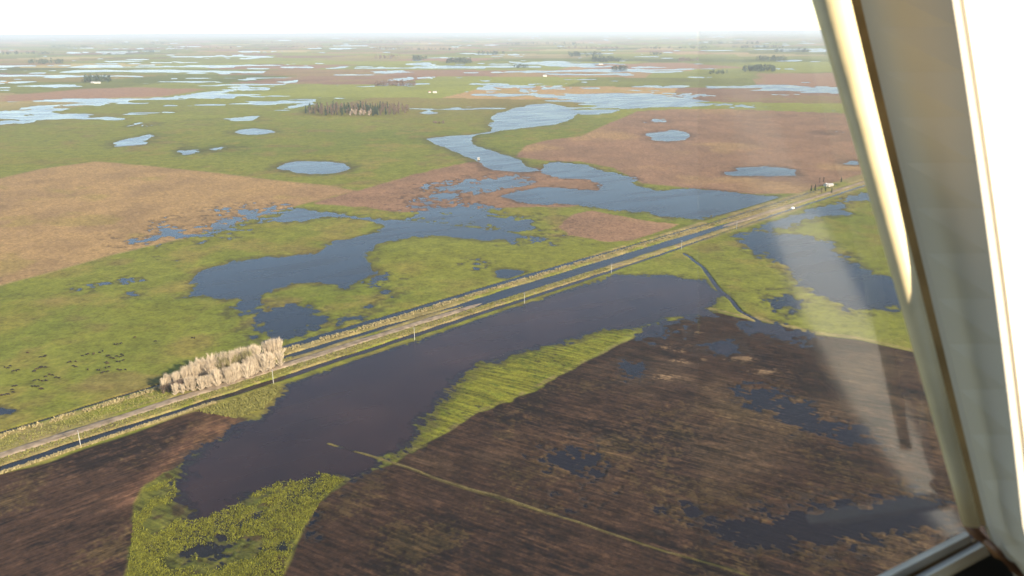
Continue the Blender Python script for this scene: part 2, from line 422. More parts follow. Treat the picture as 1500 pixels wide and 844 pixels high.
# far patchwork of fields
ang = math.radians(14)
qx, qy = X * math.cos(ang) - Y * math.sin(ang), X * math.sin(ang) + Y * math.cos(ang)
rowi = np.floor(qy / 560 + 0.25 * vnoise(qx / 3000, qy / 3000, 9))
celx = np.floor((qx + 400 * _hash(rowi, rowi * 0, 5)) / 640)
pick = (_hash(celx, rowi, 21) + 1) / 2
tone = _hash(celx, rowi, 22)
far_m = smooth(1500, 2300, Y)
fcol = np.tile(grass, (len(X), 1))
for lo, hi, cc in ((0.0, 0.44, grass * 1.15), (0.44, 0.54, olive * 1.1), (0.54, 0.66, grass2 * 0.85), (0.66, 0.78, tan), (0.78, 0.93, pink), (0.93, 1.01, dryg)):
    fcol = np.where(((pick >= lo) & (pick < hi))[:, None], cc, fcol)
fcol = fcol * (1 + 0.3 * tone + 0.2 * n_big)[:, None]
fcol = mixc(fcol, grass, smooth(0.2, 0.8, n_big) * 0.4)
col = col * (1 - far_m[:, None]) + fcol * far_m[:, None]
for q in ([(120, 131), (200, 128), (300, 131), (240, 141), (100, 146), (0, 149), (0, 141)], [(1110, 108), (1235, 107), (1240, 125), (1120, 123)], [(820, 95), (1000, 92), (1100, 100), (900, 104)]):
    col = mixc(col, pink * 1.1, smooth(-25, 25, sdf(gpoly(q), wx, wy, 60)))
fid = np.zeros(len(X), np.int32)
KIND = ['pasture']
for k, (nm, (kd, pts)) in enumerate(FIELDS.items()):
    P = gpoly(pts)
    nearp = nm in NEARF
    ux, uy = (fx_, fy_) if nm in ('F1', 'F5', 'F6', 'F3', 'F7') else (wx, wy)
    d = sdf(P, ux, uy, 20.0)
    m = smooth(-1.0, 1.0, d) if nearp else smooth(-2.5, 2.5, d)
    if kd == 'stubble':
        a, b = (tan, tan2) if nm == 'F1' else (pink, pink2)
        cc = np.tile(a, (len(X), 1))
        cc = mixc(cc, b, smooth(-0.5, 0.6, n_mid + 0.5 * n_fine))
        if nm == 'F1':
            cc = mixc(cc, olive * 1.15, smooth(0.35, 0.8, fbm(X, Y, 60, 4, 88)) * 0.5)
            cc = mixc(cc, pink * 1.1, smooth(-330, -120, X) * 0.55)
        else:
            cc = mixc(cc, tan, smooth(0.2, 0.8, n_big) * 0.6)
        cc = cc * (1 + 0.18 * n_fine + 0.16 * grit)[:, None].clip(0.4, 2)
    elif kd == 'soil':
        sk = streak_r if nm == 'F7' else streak
        cc = np.tile(soil, (len(X), 1))
        cc = mixc(cc, soil2, smooth(0.0, 0.9, -n_mid * 0.8 - sk * 0.7 + 0.15))
        cc = mixc(cc, soil3, smooth(0.25, 1.0, n_big * 0.8 + sk * 0.55 + 0.2) * 0.8)
        cc = mixc(cc, olive * 0.6, smooth(0.35, 0.9, fbm(X, Y, 35, 4, 90) + 0.6 * grit) * 0.15)
        if nm == 'F7':
            cc = cc * 1.45
            cc = mixc(cc, c3(.13, .062, .034), smooth(14, 2, np.abs(sdf(gpoly([(325, 612), (320, 635), (290, 660), (260, 685), (240, 700), (215, 715), (200, 730)]), X, Y, 16))) * 0.45)
        if nm == 'F5':
            pale = np.maximum.reduce([smooth(-2, 3, sdf(gpoly(ell(*e)), wx, wy, 9)) for e in ((1000, 512, 24, 6), (1010, 530, 30, 5), (972, 556, 22, 6), (1035, 571, 10, 2.5), (1015, 488, 24, 4), (1095, 528, 26, 5), (1130, 546, 40, 4))])
            cc = mixc(cc, c3(.155, .098, .052), pale * smooth(-0.1, 0.8, n_fine + 0.6 * n_mid + 0.7 * streak) * 0.75)
            cc = mixc(cc, c3(.088, .056, .030), smooth(0.0, 0.7, fbm(X, Y, 50, 3, 92)) * smooth(0, 14, d) * 0.35)
        cc = cc * (1 + 0.42 * sk + 0.22 * n_fine)[:, None].clip(0.3, 2)
    else:
        cc = np.tile(lush, (len(X), 1))
        cc = mixc(cc, lush2, smooth(-0.2, 0.7, streak + 0.4 * n_fine))
        if nm == 'G1': cc = mixc(cc, c3(.045, .046, .012), np.full(len(X), 0.6, np.float32) + 0.3 * n_fine.astype(np.float32))
        cc = mixc(cc, soil * 1.2, smooth(0.45, 0.9, (streak if nm == 'G2' else n_fine + 0.5 * n_mid)) * 0.75)
    col = col * (1 - m[:, None]) + cc * m[:, None]
    fid = np.where(d > 0, k + 1, fid)
    KIND.append(kd)
# wet margins
wet = smooth(0.9, 0.0, hgt + 0.25 * n_fine) * smooth(2500, 900, Y)
col = mixc(col, mud * 0.9, wet * 0.6)
bed = smooth(0.02, -0.45, hgt)
col = mixc(col, mud * 0.55, bed * 0.92)
# banks, verges, strips
okc = on & (N > -22) & (N < 27)
ver = bump1(nw, 1.5, 20.5, 1.5) * on
vcol = mixc(mixc(np.tile(c3(.150, .118, .048), (len(X), 1)), grass, smooth(-.3, .5, n_mid)), dryg * 0.8, smooth(0.1, 0.7, n_fine + 0.3 * streak_r))
col = col * (1 - ver[:, None]) + vcol * ver[:, None]
col = mixc(col, dryg * 0.85, m_ver * 0.6 * smooth(120, 190, S))
col = mixc(col, c3(.17, .125, .075), m_ver * smooth(190, 260, S) * smooth(0.0, 0.5, n_fine) * 0.6)
col = mixc(col, dryg * 0.95, np.clip(m_t + m_nb, 0, 1) * (0.55 + 0.3 * n_fine).clip(0, 1))
col = mixc(col, mud * 0.9, bump1(nw, u_c, u_hw, 0.5) * on * (S < 900) * 0.9)
col = mixc(col, c3(.19, .15, .06), bump1(nw, 5.0, 0.5, 0.5) * on * (S < 140) * 0.8)
col = mixc(col, dryg * 0.40, m_strip * (0.35 + 0.9 * n_mid + 0.6 * n_fine + 0.5 * smooth(30, -40, X)).clip(0, 1))
col = mixc(col, dryg * 0.5, m_edge * (0.35 + 0.8 * n_fine).clip(0, 0.8))
col = mixc(col, dryg * 0.8, np.maximum(m_f1, np.maximum(m_f5, m_f5b)) * (0.65 + 0.5 * n_fine).clip(0, 1))
col = mixc(col, dryg * 0.6, m_f1t * 0.5)
col = np.clip(col, 0.004, 0.8)

# ------------------------------------------------------------------ materials
def new_mat(name):
    m = bpy.data.materials.new(name); m.use_nodes = True
    nt = m.node_tree
    return m, nt, nt.nodes['Principled BSDF']


def nd(nt, kind, **kw):
    n = nt.nodes.new(kind)
    for k, v in kw.items():
        if k in n.inputs: n.inputs[k].default_value = v
        else: setattr(n, k, v)
    return n


def plain(name, rgb, rough=0.8, var=0.25, scale=3.0, spec=0.3, metal=0.0, bump=0.0):
    m, nt, b = new_mat(name)
    tc = nd(nt, 'ShaderNodeTexCoord')
    nz = nd(nt, 'ShaderNodeTexNoise', Scale=scale, Detail=4.0)
    nt.links.new(tc.outputs['Object'], nz.inputs['Vector'])
    rmp = nd(nt, 'ShaderNodeValToRGB')
    rmp.color_ramp.elements[0].position, rmp.color_ramp.elements[1].position = 0.3, 0.7
    rmp.color_ramp.elements[0].color = (*[c * (1 - var) for c in rgb], 1)
    rmp.color_ramp.elements[1].color = (*[min(1, c * (1 + var)) for c in rgb], 1)
    nt.links.new(nz.outputs['Fac'], rmp.inputs['Fac'])
    nt.links.new(rmp.outputs['Color'], b.inputs['Base Color'])
    b.inputs['Roughness'].default_value = rough
    b.inputs['Specular IOR Level'].default_value = spec
    b.inputs['Metallic'].default_value = metal
    if bump:
        bp = nd(nt, 'ShaderNodeBump', Strength=bump, Distance=0.01)
        nt.links.new(nz.outputs['Fac'], bp.inputs['Height']); nt.links.new(bp.outputs['Normal'], b.inputs['Normal'])
    return m


def land_mat(name, scales, amp, stripe=None, bump=0.35):
    """cover colour from the field map, broken up by fine grain noise and, where ploughed, by furrows"""
    m, nt, b = new_mat(name)
    at = nd(nt, 'ShaderNodeAttribute', attribute_name='cover')
    tc = nd(nt, 'ShaderNodeTexCoord')
    last = None
    for i, s in enumerate(scales):
        nz = nd(nt, 'ShaderNodeTexNoise', Scale=s, Detail=3.0, Roughness=0.6)
        nt.links.new(tc.outputs['Object'], nz.inputs['Vector'])
        if last is None: last = nz.outputs['Fac']
        else:
            ad = nd(nt, 'ShaderNodeMath', operation='ADD'); nt.links.new(last, ad.inputs[0]); nt.links.new(nz.outputs['Fac'], ad.inputs[1]); last = ad.outputs[0]
    div = nd(nt, 'ShaderNodeMath', operation='DIVIDE'); div.inputs[1].default_value = len(scales)
    nt.links.new(last, div.inputs[0]); last = div.outputs[0]
    if stripe:
        mp = nd(nt, 'ShaderNodeMapping', vector_type='TEXTURE'); mp.inputs['Rotation'].default_value = (0, 0, stripe[0]); mp.inputs['Scale'].default_value = (1 / 0.06, 1 / stripe[1], 1)
        nt.links.new(tc.outputs['Object'], mp.inputs['Vector'])
        fz = nd(nt, 'ShaderNodeTexNoise', Scale=1.0, Detail=2.0, Roughness=0.5)
        nt.links.new(mp.outputs['Vector'], fz.inputs['Vector'])
        mx = nd(nt, 'ShaderNodeMix', data_type='FLOAT'); mx.inputs[0].default_value = 0.42
        nt.links.new(last, mx.inputs[2]); nt.links.new(fz.outputs['Fac'], mx.inputs[3]); last = mx.outputs[0]
    mr = nd(nt, 'ShaderNodeMapRange'); mr.inputs[1].default_value, mr.inputs[2].default_value = 0.38, 0.62
    mr.clamp = False
    mr.inputs[3].default_value, mr.inputs[4].default_value = 1 - amp, 1 + amp
    nt.links.new(last, mr.inputs[0])
    mul = nd(nt, 'ShaderNodeVectorMath', operation='SCALE')
    nt.links.new(at.outputs['Color'], mul.inputs[0]); nt.links.new(mr.outputs[0], mul.inputs['Scale'])
    nt.links.new(mul.outputs[0], b.inputs['Base Color'])
    b.inputs['Roughness'].default_value = 0.95
    b.inputs['Specular IOR Level'].default_value = 0.12
    bp = nd(nt, 'ShaderNodeBump', Strength=bump, Distance=0.6)
    nt.links.new(last, bp.inputs['Height']); nt.links.new(bp.outputs['Normal'], b.inputs['Normal'])
    return m


fang = math.atan2(FD[1], FD[0]); rang = math.atan2(RD[1], RD[0])
LAND = {
    'pasture': land_mat('pasture_turf', (0.55, 0.2, 0.06), 0.40),
    'stubble': land_mat('stubble_straw', (0.9, 0.4, 0.2), 0.30, None, 0.35),
    'soil': land_mat('ploughed_earth', (1.5, 0.6, 0.15), 0.5, (fang, 0.8), 0.5),
    'soil_r': land_mat('ploughed_earth_roadside', (1.2, 0.5, 0.15), 0.5, (rang, 0.8), 0.5),
    'lush': land_mat('crop_leaves', (1.6, 0.7, 0.3), 0.6, (fang, 0.5), 0.6),
}
# turbid shallow water: the drowned ground shows faintly through, the sky is mirrored by Fresnel
water_mat = bpy.data.materials.new('flood_water_surface'); water_mat.use_nodes = True
nt = water_mat.node_tree; nt.nodes.clear()
o_ = nd(nt, 'ShaderNodeOutputMaterial')
tc = nd(nt, 'ShaderNodeTexCoord')
nz = nd(nt, 'ShaderNodeTexNoise', Scale=0.35, Detail=3.0); nt.links.new(tc.outputs['Object'], nz.inputs['Vector'])
bp = nd(nt, 'ShaderNodeBump', Strength=0.05, Distance=0.3); nt.links.new(nz.outputs['Fac'], bp.inputs['Height'])
nz2 = nd(nt, 'ShaderNodeTexNoise', Scale=0.016, Detail=5.0, Roughness=0.6); nt.links.new(tc.outputs['Object'], nz2.inputs['Vector'])
cr = nd(nt, 'ShaderNodeValToRGB'); cr.color_ramp.elements[0].position, cr.color_ramp.elements[1].position = 0.36, 0.66
cr.color_ramp.elements[0].color = (0.0165, 0.0085, 0.0080, 1); cr.color_ramp.elements[1].color = (0.034, 0.0170, 0.0128, 1)
nt.links.new(nz2.outputs['Fac'], cr.inputs['Fac'])
sl = nd(nt, 'ShaderNodeAttribute', attribute_name='silt')          # muddy off the ploughed land, clearer over pasture
smx = nd(nt, 'ShaderNodeMix', data_type='RGBA'); smx.inputs[6].default_value = (0.0105, 0.0105, 0.0130, 1)
nt.links.new(sl.outputs['Fac'], smx.inputs[0]); nt.links.new(cr.outputs['Color'], smx.inputs[7])
df = nd(nt, 'ShaderNodeBsdfDiffuse'); nt.links.new(smx.outputs[2], df.inputs['Color'])
tr = nd(nt, 'ShaderNodeBsdfTransparent')
dp = nd(nt, 'ShaderNodeAttribute', attribute_name='depth')
dm = nd(nt, 'ShaderNodeMapRange'); dm.inputs[1].default_value, dm.inputs[2].default_value = 0.0, 0.8
dm.inputs[3].default_value, dm.inputs[4].default_value = 0.25, 0.88
nt.links.new(dp.outputs['Fac'], dm.inputs[0])
mb = nd(nt, 'ShaderNodeMixShader'); nt.links.new(dm.outputs[0], mb.inputs[0])
nt.links.new(tr.outputs[0], mb.inputs[1]); nt.links.new(df.outputs[0], mb.inputs[2])
gl = nd(nt, 'ShaderNodeBsdfGlossy'); 
wm = nd(nt, 'ShaderNodeMapping', vector_type='TEXTURE'); wm.inputs['Rotation'].default_value = (0, 0, 0.5); wm.inputs['Scale'].default_value = (90, 22, 1)
nt.links.new(tc.outputs['Object'], wm.inputs['Vector'])
nw3 = nd(nt, 'ShaderNodeTexNoise', Scale=1.0, Detail=4.0); nt.links.new(wm.outputs[0], nw3.inputs['Vector'])
rr3 = nd(nt, 'ShaderNodeMapRange'); rr3.inputs[1].default_value, rr3.inputs[2].default_value = 0.35, 0.65; rr3.inputs[3].default_value, rr3.inputs[4].default_value = 0.12, 0.34
nt.links.new(nw3.outputs['Fac'], rr3.inputs[0]); nt.links.new(rr3.outputs[0], gl.inputs['Roughness'])
nt.links.new(bp.outputs['Normal'], gl.inputs['Normal'])
fr0 = nd(nt, 'ShaderNodeFresnel', IOR=1.333)
fr = nd(nt, 'ShaderNodeMath', operation='MULTIPLY'); fr.inputs[1].default_value = 0.8      # ruffled water mirrors a little less than a flat sheet
nt.links.new(fr0.outputs[0], fr.inputs[0])
ms = nd(nt, 'ShaderNodeMixShader'); nt.links.new(fr.outputs[0], ms.inputs[0]); nt.links.new(mb.outputs[0], ms.inputs[1]); nt.links.new(gl.outputs[0], ms.inputs[2])
nt.links.new(ms.outputs[0], o_.inputs[0])

M = {
    'gravel': plain('pale_gravel', (.195, .148, .102), 0.95, 0.4, 0.22, 0.1),
    'bark': plain('pale_bark', (.26, .20, .145), 0.9, 0.25, 0.8, 0.1),
    'twig': plain('dry_twigs', (.46, .375, .275), 0.9, 0.28, 0.35, 0.1),
    'twig_green': plain('olive_twigs', (.24, .21, .10), 0.9, 0.3, 0.35, 0.1),
    'twig_brown': plain('brown_twigs', (.115, .080, .062), 0.9, 0.3, 0.3, 0.1),
    'conifer': plain('dark_needles', (.035, .052, .034), 0.9, 0.35, 0.3, 0.1),
    'pale_crown': plain('cream_twigs', (.27, .21, .165), 0.9, 0.25, 0.3, 0.1),
    'trunk': plain('grey_trunk', (.10, .075, .055), 0.9, 0.2, 0.5, 0.1),
    'tuft_pale': plain('straw_grass', (.25, .205, .105), 0.9, 0.3, 0.8, 0.1),
    'tuft_green': plain('green_leaves', (.120, .120, .014), 0.8, 0.4, 0.5, 0.2),
    'tuft_olive': plain('verge_grass', (.16, .15, .045), 0.9, 0.35, 0.5, 0.1),
    'concrete': plain('weathered_concrete', (.30, .29, .265), 0.85, 0.12, 2.0, 0.2),
    'steel': plain('dull_steel', (.25, .25, .25), 0.5, 0.1, 4.0, 0.5),
    'porcelain': plain('brown_porcelain', (.12, .06, .04), 0.3, 0.1, 4.0, 0.5),
    'cow': plain('dark_hide', (.020, .015, .012), 0.8, 0.3, 1.5, 0.2),
    'cow_brown': plain('brown_hide', (.045, .026, .016), 0.8, 0.3, 1.5, 0.2),
    'white_wall': plain('white_render', (.42, .40, .36), 0.85, 0.06, 0.6, 0.2),
    'roof': plain('pale_sheet_roof', (.30, .29, .28), 0.5, 0.1, 0.5, 0.4),
    'roof_red': plain('tile_roof', (.22, .10, .07), 0.8, 0.2, 0.8, 0.2),
    'dark_glass': plain('window_glass', (.03, .035, .04), 0.1, 0.1, 1.0, 0.6),
    'car_paint': plain('white_car_paint', (.80, .80, .80), 0.3, 0.03, 1.0, 0.5),
    'rubber': plain('tyre_rubber', (.02, .02, .02), 0.9, 0.1, 3.0, 0.2),
    'post': plain('post_shaded_beige', (.44, .40, .335), 0.7, 0.03, 6.0, 0.25, 0.0, 0.03),  # darker copy of the post paint, shade of the front put into the colour
    'seal': plain('aged_cream_seal', (.62, .52, .32), 0.45, 0.12, 22.0, 0.4, 0.0, 0.1),
    'groove': plain('old_sealant', (.30, .19, .075), 0.7, 0.25, 30.0, 0.3),
    'amber': plain('amber_sealant', (.17, .075, .03), 0.5, 0.3, 40.0, 0.4),
    'frame_metal': plain('brushed_frame', (.50, .45, .38), 0.8, 0.12, 30.0, 0.1),
    'lining': plain('dark_cabin_lining', (.022, .021, .020), 0.9, 0.1, 8.0, 0.1),
    'black': plain('gap_black', (.012, .011, .012), 0.7, 0.2, 10.0, 0.3),  # near-black colour standing for shade in the corner gap
    'lit_white': plain('sunlit_white', (.72, .70, .65), 0.7, 0.06, 5.0, 0.2),  # lighter copy for the sunlit post side, also on the added reflector
}

# ------------------------------------------------------------------ build the ground and the water
idx = np.arange(NR * NC).reshape(NR, NC)
quads = np.stack([idx[:-1, :-1], idx[1:, :-1], idx[1:, 1:], idx[:-1, 1:]], -1).reshape(-1, 4)
qf = fid[quads[:, 0]]
verts = np.stack([X, Y, Zg], 1)
names = {'pasture': 'ground', 'stubble': 'stubble_field', 'soil': 'ploughed_field', 'lush': 'crop_field'}
for k in range(len(KIND)):
    q = quads[qf == k]
    used, inv = np.unique(q, return_inverse=True)
    kd = KIND[k]
    fname = list(FIELDS)[k - 1] if k else ''
    me = mesh_np(names[kd], verts[used], inv.reshape(-1, 4), LAND['soil_r' if fname == 'F7' else kd], True)
    ca = me.attributes.new('cover', 'FLOAT_COLOR', 'POINT')
    rgba = np.ones((len(used), 4), np.float32); rgba[:, :3] = col[used]
    ca.data.foreach_set('color', rgba.ravel())
    tag(obj(names[kd], me), kind='structure')
low = (Zg < 0.12)
wq = quads[low[quads].any(1)]
used, inv = np.unique(wq, return_inverse=True)
me = mesh_np('flood_water', np.stack([X[used], Y[used], np.zeros(len(used))], 1), inv.reshape(-1, 4), water_mat, True)
da = me.attributes.new('depth', 'FLOAT', 'POINT')
da.data.foreach_set('value', np.clip(-Zg[used] / 0.55, 0, 1).astype(np.float32))
sa = me.attributes.new('silt', 'FLOAT', 'POINT')
sa.data.foreach_set('value', np.maximum(smooth(-30, 5, sdf(gpoly(WATER[0][0]), X[used], Y[used], 40.0)), 0.5 * (sdf(gpoly(FIELDS['F5'][1]), X[used], Y[used], 20.0) > -2)).astype(np.float32))
tag(obj('flood_water', me), kind='structure')

# gravel road: a cambered strip that dips under the flood and comes out again
rv, rf = [], []
ss = np.arange(-250, 1400, 3.0)
prof = [(-5.2, -0.45), (-4.6, 0.0), (-3.2, 0.05), (-1.7, 0.10), (-0.2, 0.05), (1.2, 0.0), (1.8, -0.45)]
zc = np.interp(ss, [180, 235, 300, 600, 670], [0.55, 0.45, -0.16, -0.16, 0.45])
for i, s in enumerate(ss):
    for j, (n, dz) in enumerate(prof):
        wob = 0.35 * math.sin(s * 0.11 + j) + 0.25 * math.sin(s * 0.37 + 2 * j)
        x, y = rp(s, n + (wob if j in (0, 1, 5, 6) else 0))
        rv.append((x, y, zc[i] + dz))
for i in range(len(ss) - 1):
    for j in range(len(prof) - 1):
        a = i * len(prof) + j
        rf.append((a, a + 1, a + 1 + len(prof), a + len(prof)))
tag(obj('gravel_road', mesh_np('gravel_road', rv, rf, M['gravel'], True)), kind='structure')


def zat(x, y):
    """height of the ground near a point, nearest grid vertex"""
    r = int(np.argmin(np.abs(Zr - y)))
    c = int(np.argmin(np.abs(cu - x / Wr[r])))
    return float(Zg[r * NC + c])


# ------------------------------------------------------------------ grass, reeds and leaves nobody could count
def tufts(name, x, y, h, w, mat, blades=4, label=None, lean=0.5):
    n = len(x)
    g = np.array([zat(a, b_) for a, b_ in zip(x, y)])
    keep = g > -0.28
    x, y, h, w, g = x[keep], y[keep], h[keep], w[keep], g[keep]
    n = len(x)
    g = np.maximum(g, -0.05)
    ang = rng.random((n, blades)) * 2 * np.pi
    rad = w[:, None] * (0.15 + 0.85 * rng.random((n, blades)))
    bx, by = x[:, None] + rad * np.cos(ang) * 0.5, y[:, None] + rad * np.sin(ang) * 0.5
    tx, ty = x[:, None] + rad * np.cos(ang) * (0.5 + lean), y[:, None] + rad * np.sin(ang) * (0.5 + lean)
    hw = w[:, None] * 0.28 * (0.6 + 0.8 * rng.random((n, blades)))
    px, py = -np.sin(ang) * hw, np.cos(ang) * hw
    hz = h[:, None] * (0.6 + 0.6 * rng.random((n, blades)))
    v = np.stack([np.stack([bx - px, by - py, np.repeat(g[:, None] - 0.03, blades, 1)], -1), np.stack([bx + px, by + py, np.repeat(g[:, None] - 0.03, blades, 1)], -1), np.stack([tx, ty, g[:, None] + hz], -1)], 2).reshape(-1, 3)
    f = np.arange(len(v)).reshape(-1, 3)
    o = obj(name, mesh_np(name, v, f, mat))
    return tag(o, label, None, None, 'stuff')


def in_poly(pts, n, extra=None):
    P = gpoly(pts); lo, hi = P.min(0), P.max(0)
    x, y = lo[0] + rng.random(n) * (hi[0] - lo[0]), lo[1] + rng.random(n) * (hi[1] - lo[1])
    k = sdf(P, x, y, 5.0) > 0
    return x[k], y[k]


def along(s0, s1, nf, half, n):
    s = s0 + rng.random(n) * (s1 - s0)
    nn = np.array([nf(a) for a in s]) + (rng.random(n) - 0.5) * 2 * half
    return R0[0] + RD[0] * s + RN[0] * nn, R0[1] + RD[1] * s + RN[1] * nn


x, y = in_poly([(255, 700), (212, 718), (198, 740), (193, 790), (186, 850), (180, 900), (400, 900), (415, 844), (430, 800), (448, 768), (474, 730), (505, 703), (470, 690), (400, 705), (330, 735), (290, 760), (262, 735)], 46000)
den_ = fbm(x, y, 22, 4, 303) + 0.6 * vnoise(x / 5, y / 5, 304)
k = den_ + 0.5 * rng.random(len(x)) > 0.0
x, y = x[k], y[k]
tufts('crop_plants', x, y, 0.22 + 0.3 * rng.random(len(x)), 0.3 + 0.42 * rng.random(len(x)), M['tuft_green'], 4, 'bright green leafy crop standing in the flood margin')
tc_ = lambda s: float(np.interp(s, [0, 150, 200, 450, 640, 800], [17, 18.5, 15.2, 13.4, 7.5, 6]))
x, y = along(-120, 760, tc_, 2.3, 5600)
k = vnoise(x / 4, y / 4, 320) > -0.25
x, y = x[k], y[k]
tufts('dry_tussocks', x, y, 0.5 + 0.8 * rng.random(len(x)), 0.7 + 0.6 * rng.random(len(x)), M['tuft_pale'], 5, 'pale dry tussocks on the bank between ditch and road')
x, y = along(-120, 92, lambda s: -19.5, 0.9, 2600)
tufts('dry_reeds', x, y, 0.5 + 0.6 * rng.random(len(x)), 0.5 + 0.4 * rng.random(len(x)), M['tuft_pale'], 5, 'pale dry reeds along the field side of the roadside ditch')
x, y = along(-120, 420, lambda s: float(np.interp(s, [0, 150, 430], [-8, -8.5, -11.5])), 3.4, 5200)
x2, y2 = along(-120, 150, lambda s: 9.5, 6.0, 4200)
x, y = np.concatenate([x, x2]), np.concatenate([y, y2])
tufts('verge_grass', x, y, 0.25 + 0.35 * rng.random(len(x)), 0.5 + 0.5 * rng.random(len(x)), M['tuft_olive'], 4, 'rough olive grass on the verges of the gravel road')
x, y = in_poly([(285, 603), (330, 592), (402, 565), (413, 570), (385, 600), (345, 614), (310, 608)], 3600)
tufts('bank_grass', x, y, 0.4 + 0.5 * rng.random(len(x)), 0.6 + 0.5 * rng.random(len(x)), M['tuft_olive'], 5, 'yellow green tussocks on the spit below the bare trees')

# ------------------------------------------------------------------ trees
def prism_np(P0, P1, r0, r1):
    """three-sided tapered twigs, vectorised"""
    P0, P1 = np.asarray(P0, float), np.asarray(P1, float)
    d = P1 - P0; d /= np.linalg.norm(d, axis=1)[:, None] + 1e-9
    a = np.cross(d, np.array([0.31, 0.87, 0.38])); a /= np.linalg.norm(a, axis=1)[:, None] + 1e-9
    b_ = np.cross(d, a)
    vs = []
    for P, r in ((P0, r0), (P1, r1)):
        for k in range(3):
            t = 2 * math.pi * k / 3
            vs.append(P + (a * math.cos(t) + b_ * math.sin(t)) * np.asarray(r)[:, None])
    n = len(P0)
    V = np.stack(vs, 1).reshape(-1, 3)
    base = np.arange(n)[:, None] * 6
    F = np.concatenate([base + np.array(q)[None] for q in ((0, 1, 4, 3), (1, 2, 5, 4), (2, 0, 3, 5))], 0)
    return V, F


def bare_tree_meshes(seed, h, spread, twigs, mat):
    """trunk, then a feathery crown of ascending limbs and fine twigs"""
    r = np.random.default_rng(seed)
    bm = bmesh.new()
    bend = r.normal(0, 0.25, 2)
    bm_tube(bm, [(bend[0] * t * t, bend[1] * t * t, h * 0.80 * t) for t in (0, .12, .4, .7, 1)], [h * .020, h * .015, h * .011, h * .007, h * .003], 7)
    tme = bpy.data.meshes.new('trunk'); bm.to_mesh(tme); bm.free(); tme.materials.append(M['bark'])
    P0, P1, ra, rb = [], [], [], []
    nl = 30
    for i in range(nl):
        t = 0.03 + 0.72 * i / nl
        az = i * 2.4 + r.random()
        L = h * (1 - t) * (0.55 + 0.25 * r.random())
        out = spread * (0.6 + 0.5 * r.random())
        base = np.array([bend[0] * t * t, bend[1] * t * t, h * .80 * t])
        dirv = np.array([math.cos(az) * out, math.sin(az) * out, 1.0]); dirv /= np.linalg.norm(dirv)
        mid = base + dirv * L * 0.5
        d2 = dirv + np.array([0, 0, 0.5]); d2 /= np.linalg.norm(d2)
        end = mid + d2 * L * 0.5
        for a, b_, r0, r1 in ((base, mid, h * .006, h * .004), (mid, end, h * .004, h * .0015)):
            P0.append(a); P1.append(b_); ra.append(r0); rb.append(r1)
        for k in range(twigs):
            u = r.random() ** 0.8
            p = base + (mid - base) * u * 2 if u < 0.5 else mid + (end - mid) * (u - 0.5) * 2
            dv = dirv * 0.5 + np.array([0, 0, 0.9]) + r.normal(0, 0.25, 3)
            dv /= np.linalg.norm(dv)
            q = p + dv * h * (0.06 + 0.15 * r.random())
            P0.append(p); P1.append(q); ra.append(h * .0026); rb.append(h * .0009)
    for i in range(20):                                  # suckers round the foot
        az = r.random() * 6.283
        p = np.array([math.cos(az), math.sin(az), 0]) * h * 0.03 * r.random()
        dv = np.array([math.cos(az) * .55, math.sin(az) * .55, 1.0]) * h * (0.16 + .26 * r.random())
        P0.append(p); P1.append(p + dv); ra.append(h * .0035); rb.append(h * .0015)
        for k in range(7):
            q = p + dv * (0.2 + .75 * r.random()); e = np.array([r.normal(0, .5), r.normal(0, .5), 1.0]); e /= np.linalg.norm(e)
            P0.append(q); P1.append(q + e * h * (.04 + .07 * r.random())); ra.append(h * .0034); rb.append(h * .0012)
    V, F = prism_np(P0, P1, ra, rb)
    return tme, mesh_np('crown', V, F, mat)


def leafy_meshes(seed, h, w, shape, mat, n=190, leaf=1.6):
    r = np.random.default_rng(seed)
    bm = bmesh.new()
    bm_tube(bm, [(0, 0, 0), (0.1, 0, h * .4), (0.15, 0.1, h * .9)], [h * .018, h * .012, h * .003], 5)
    tme = bpy.data.meshes.new('trunk'); bm.to_mesh(tme); bm.free(); tme.materials.append(M['trunk'])
    t = r.random(n)
    if shape == 'cone': zz = 0.08 + 0.92 * (1 - np.sqrt(t)); rr = (1 - zz) ** 0.8
    else: zz = 0.15 + 0.85 * t; rr = np.sqrt(np.clip(1 - ((zz - 0.55) / 0.47) ** 2, 0.03, 1))
    az = r.random(n) * 2 * np.pi
    rad = w * rr * np.sqrt(0.15 + 0.85 * r.random(n)) * (0.75 + 0.25 * np.sin(az * 3 + seed) * np.cos(zz * 9))
    c = np.stack([rad * np.cos(az), rad * np.sin(az), zz * h], 1)
    V = (c[:, None, :] + r.normal(0, leaf * 0.55, (n, 3, 3)))
    V[:, :, 2] = np.clip(V[:, :, 2], h * .05, h * 1.05)
    return tme, mesh_np('crown', V.reshape(-1, 3), np.arange(n * 3).reshape(-1, 3), mat)


def put_tree(name, meshes, x, y, scale, label, group):
    o = empty(name, (x, y, max(0.0, zat(x, y)) - 0.08), rnd.random() * 6.28)
    wide = 1.5 if name == 'bare_tree' else 1.0
    o.scale = (wide * scale * (0.85 + 0.3 * rnd.random()), wide * scale * (0.85 + 0.3 * rnd.random()), scale)
    obj('trunk', meshes[0], o); obj('crown', meshes[1], o)
    return tag(o, label, 'tree', group)


POP = [bare_tree_meshes(50 + k, 10.0, 0.30 + 0.05 * k, 26, M['twig']) for k in range(4)]
POPG = [bare_tree_meshes(70 + k, 10.0, 0.42, 26, M['twig_green']) for k in range(2)]
POPB = [bare_tree_meshes(80 + k, 10.0, 0.5, 24, M['twig_brown']) for k in range(2)]


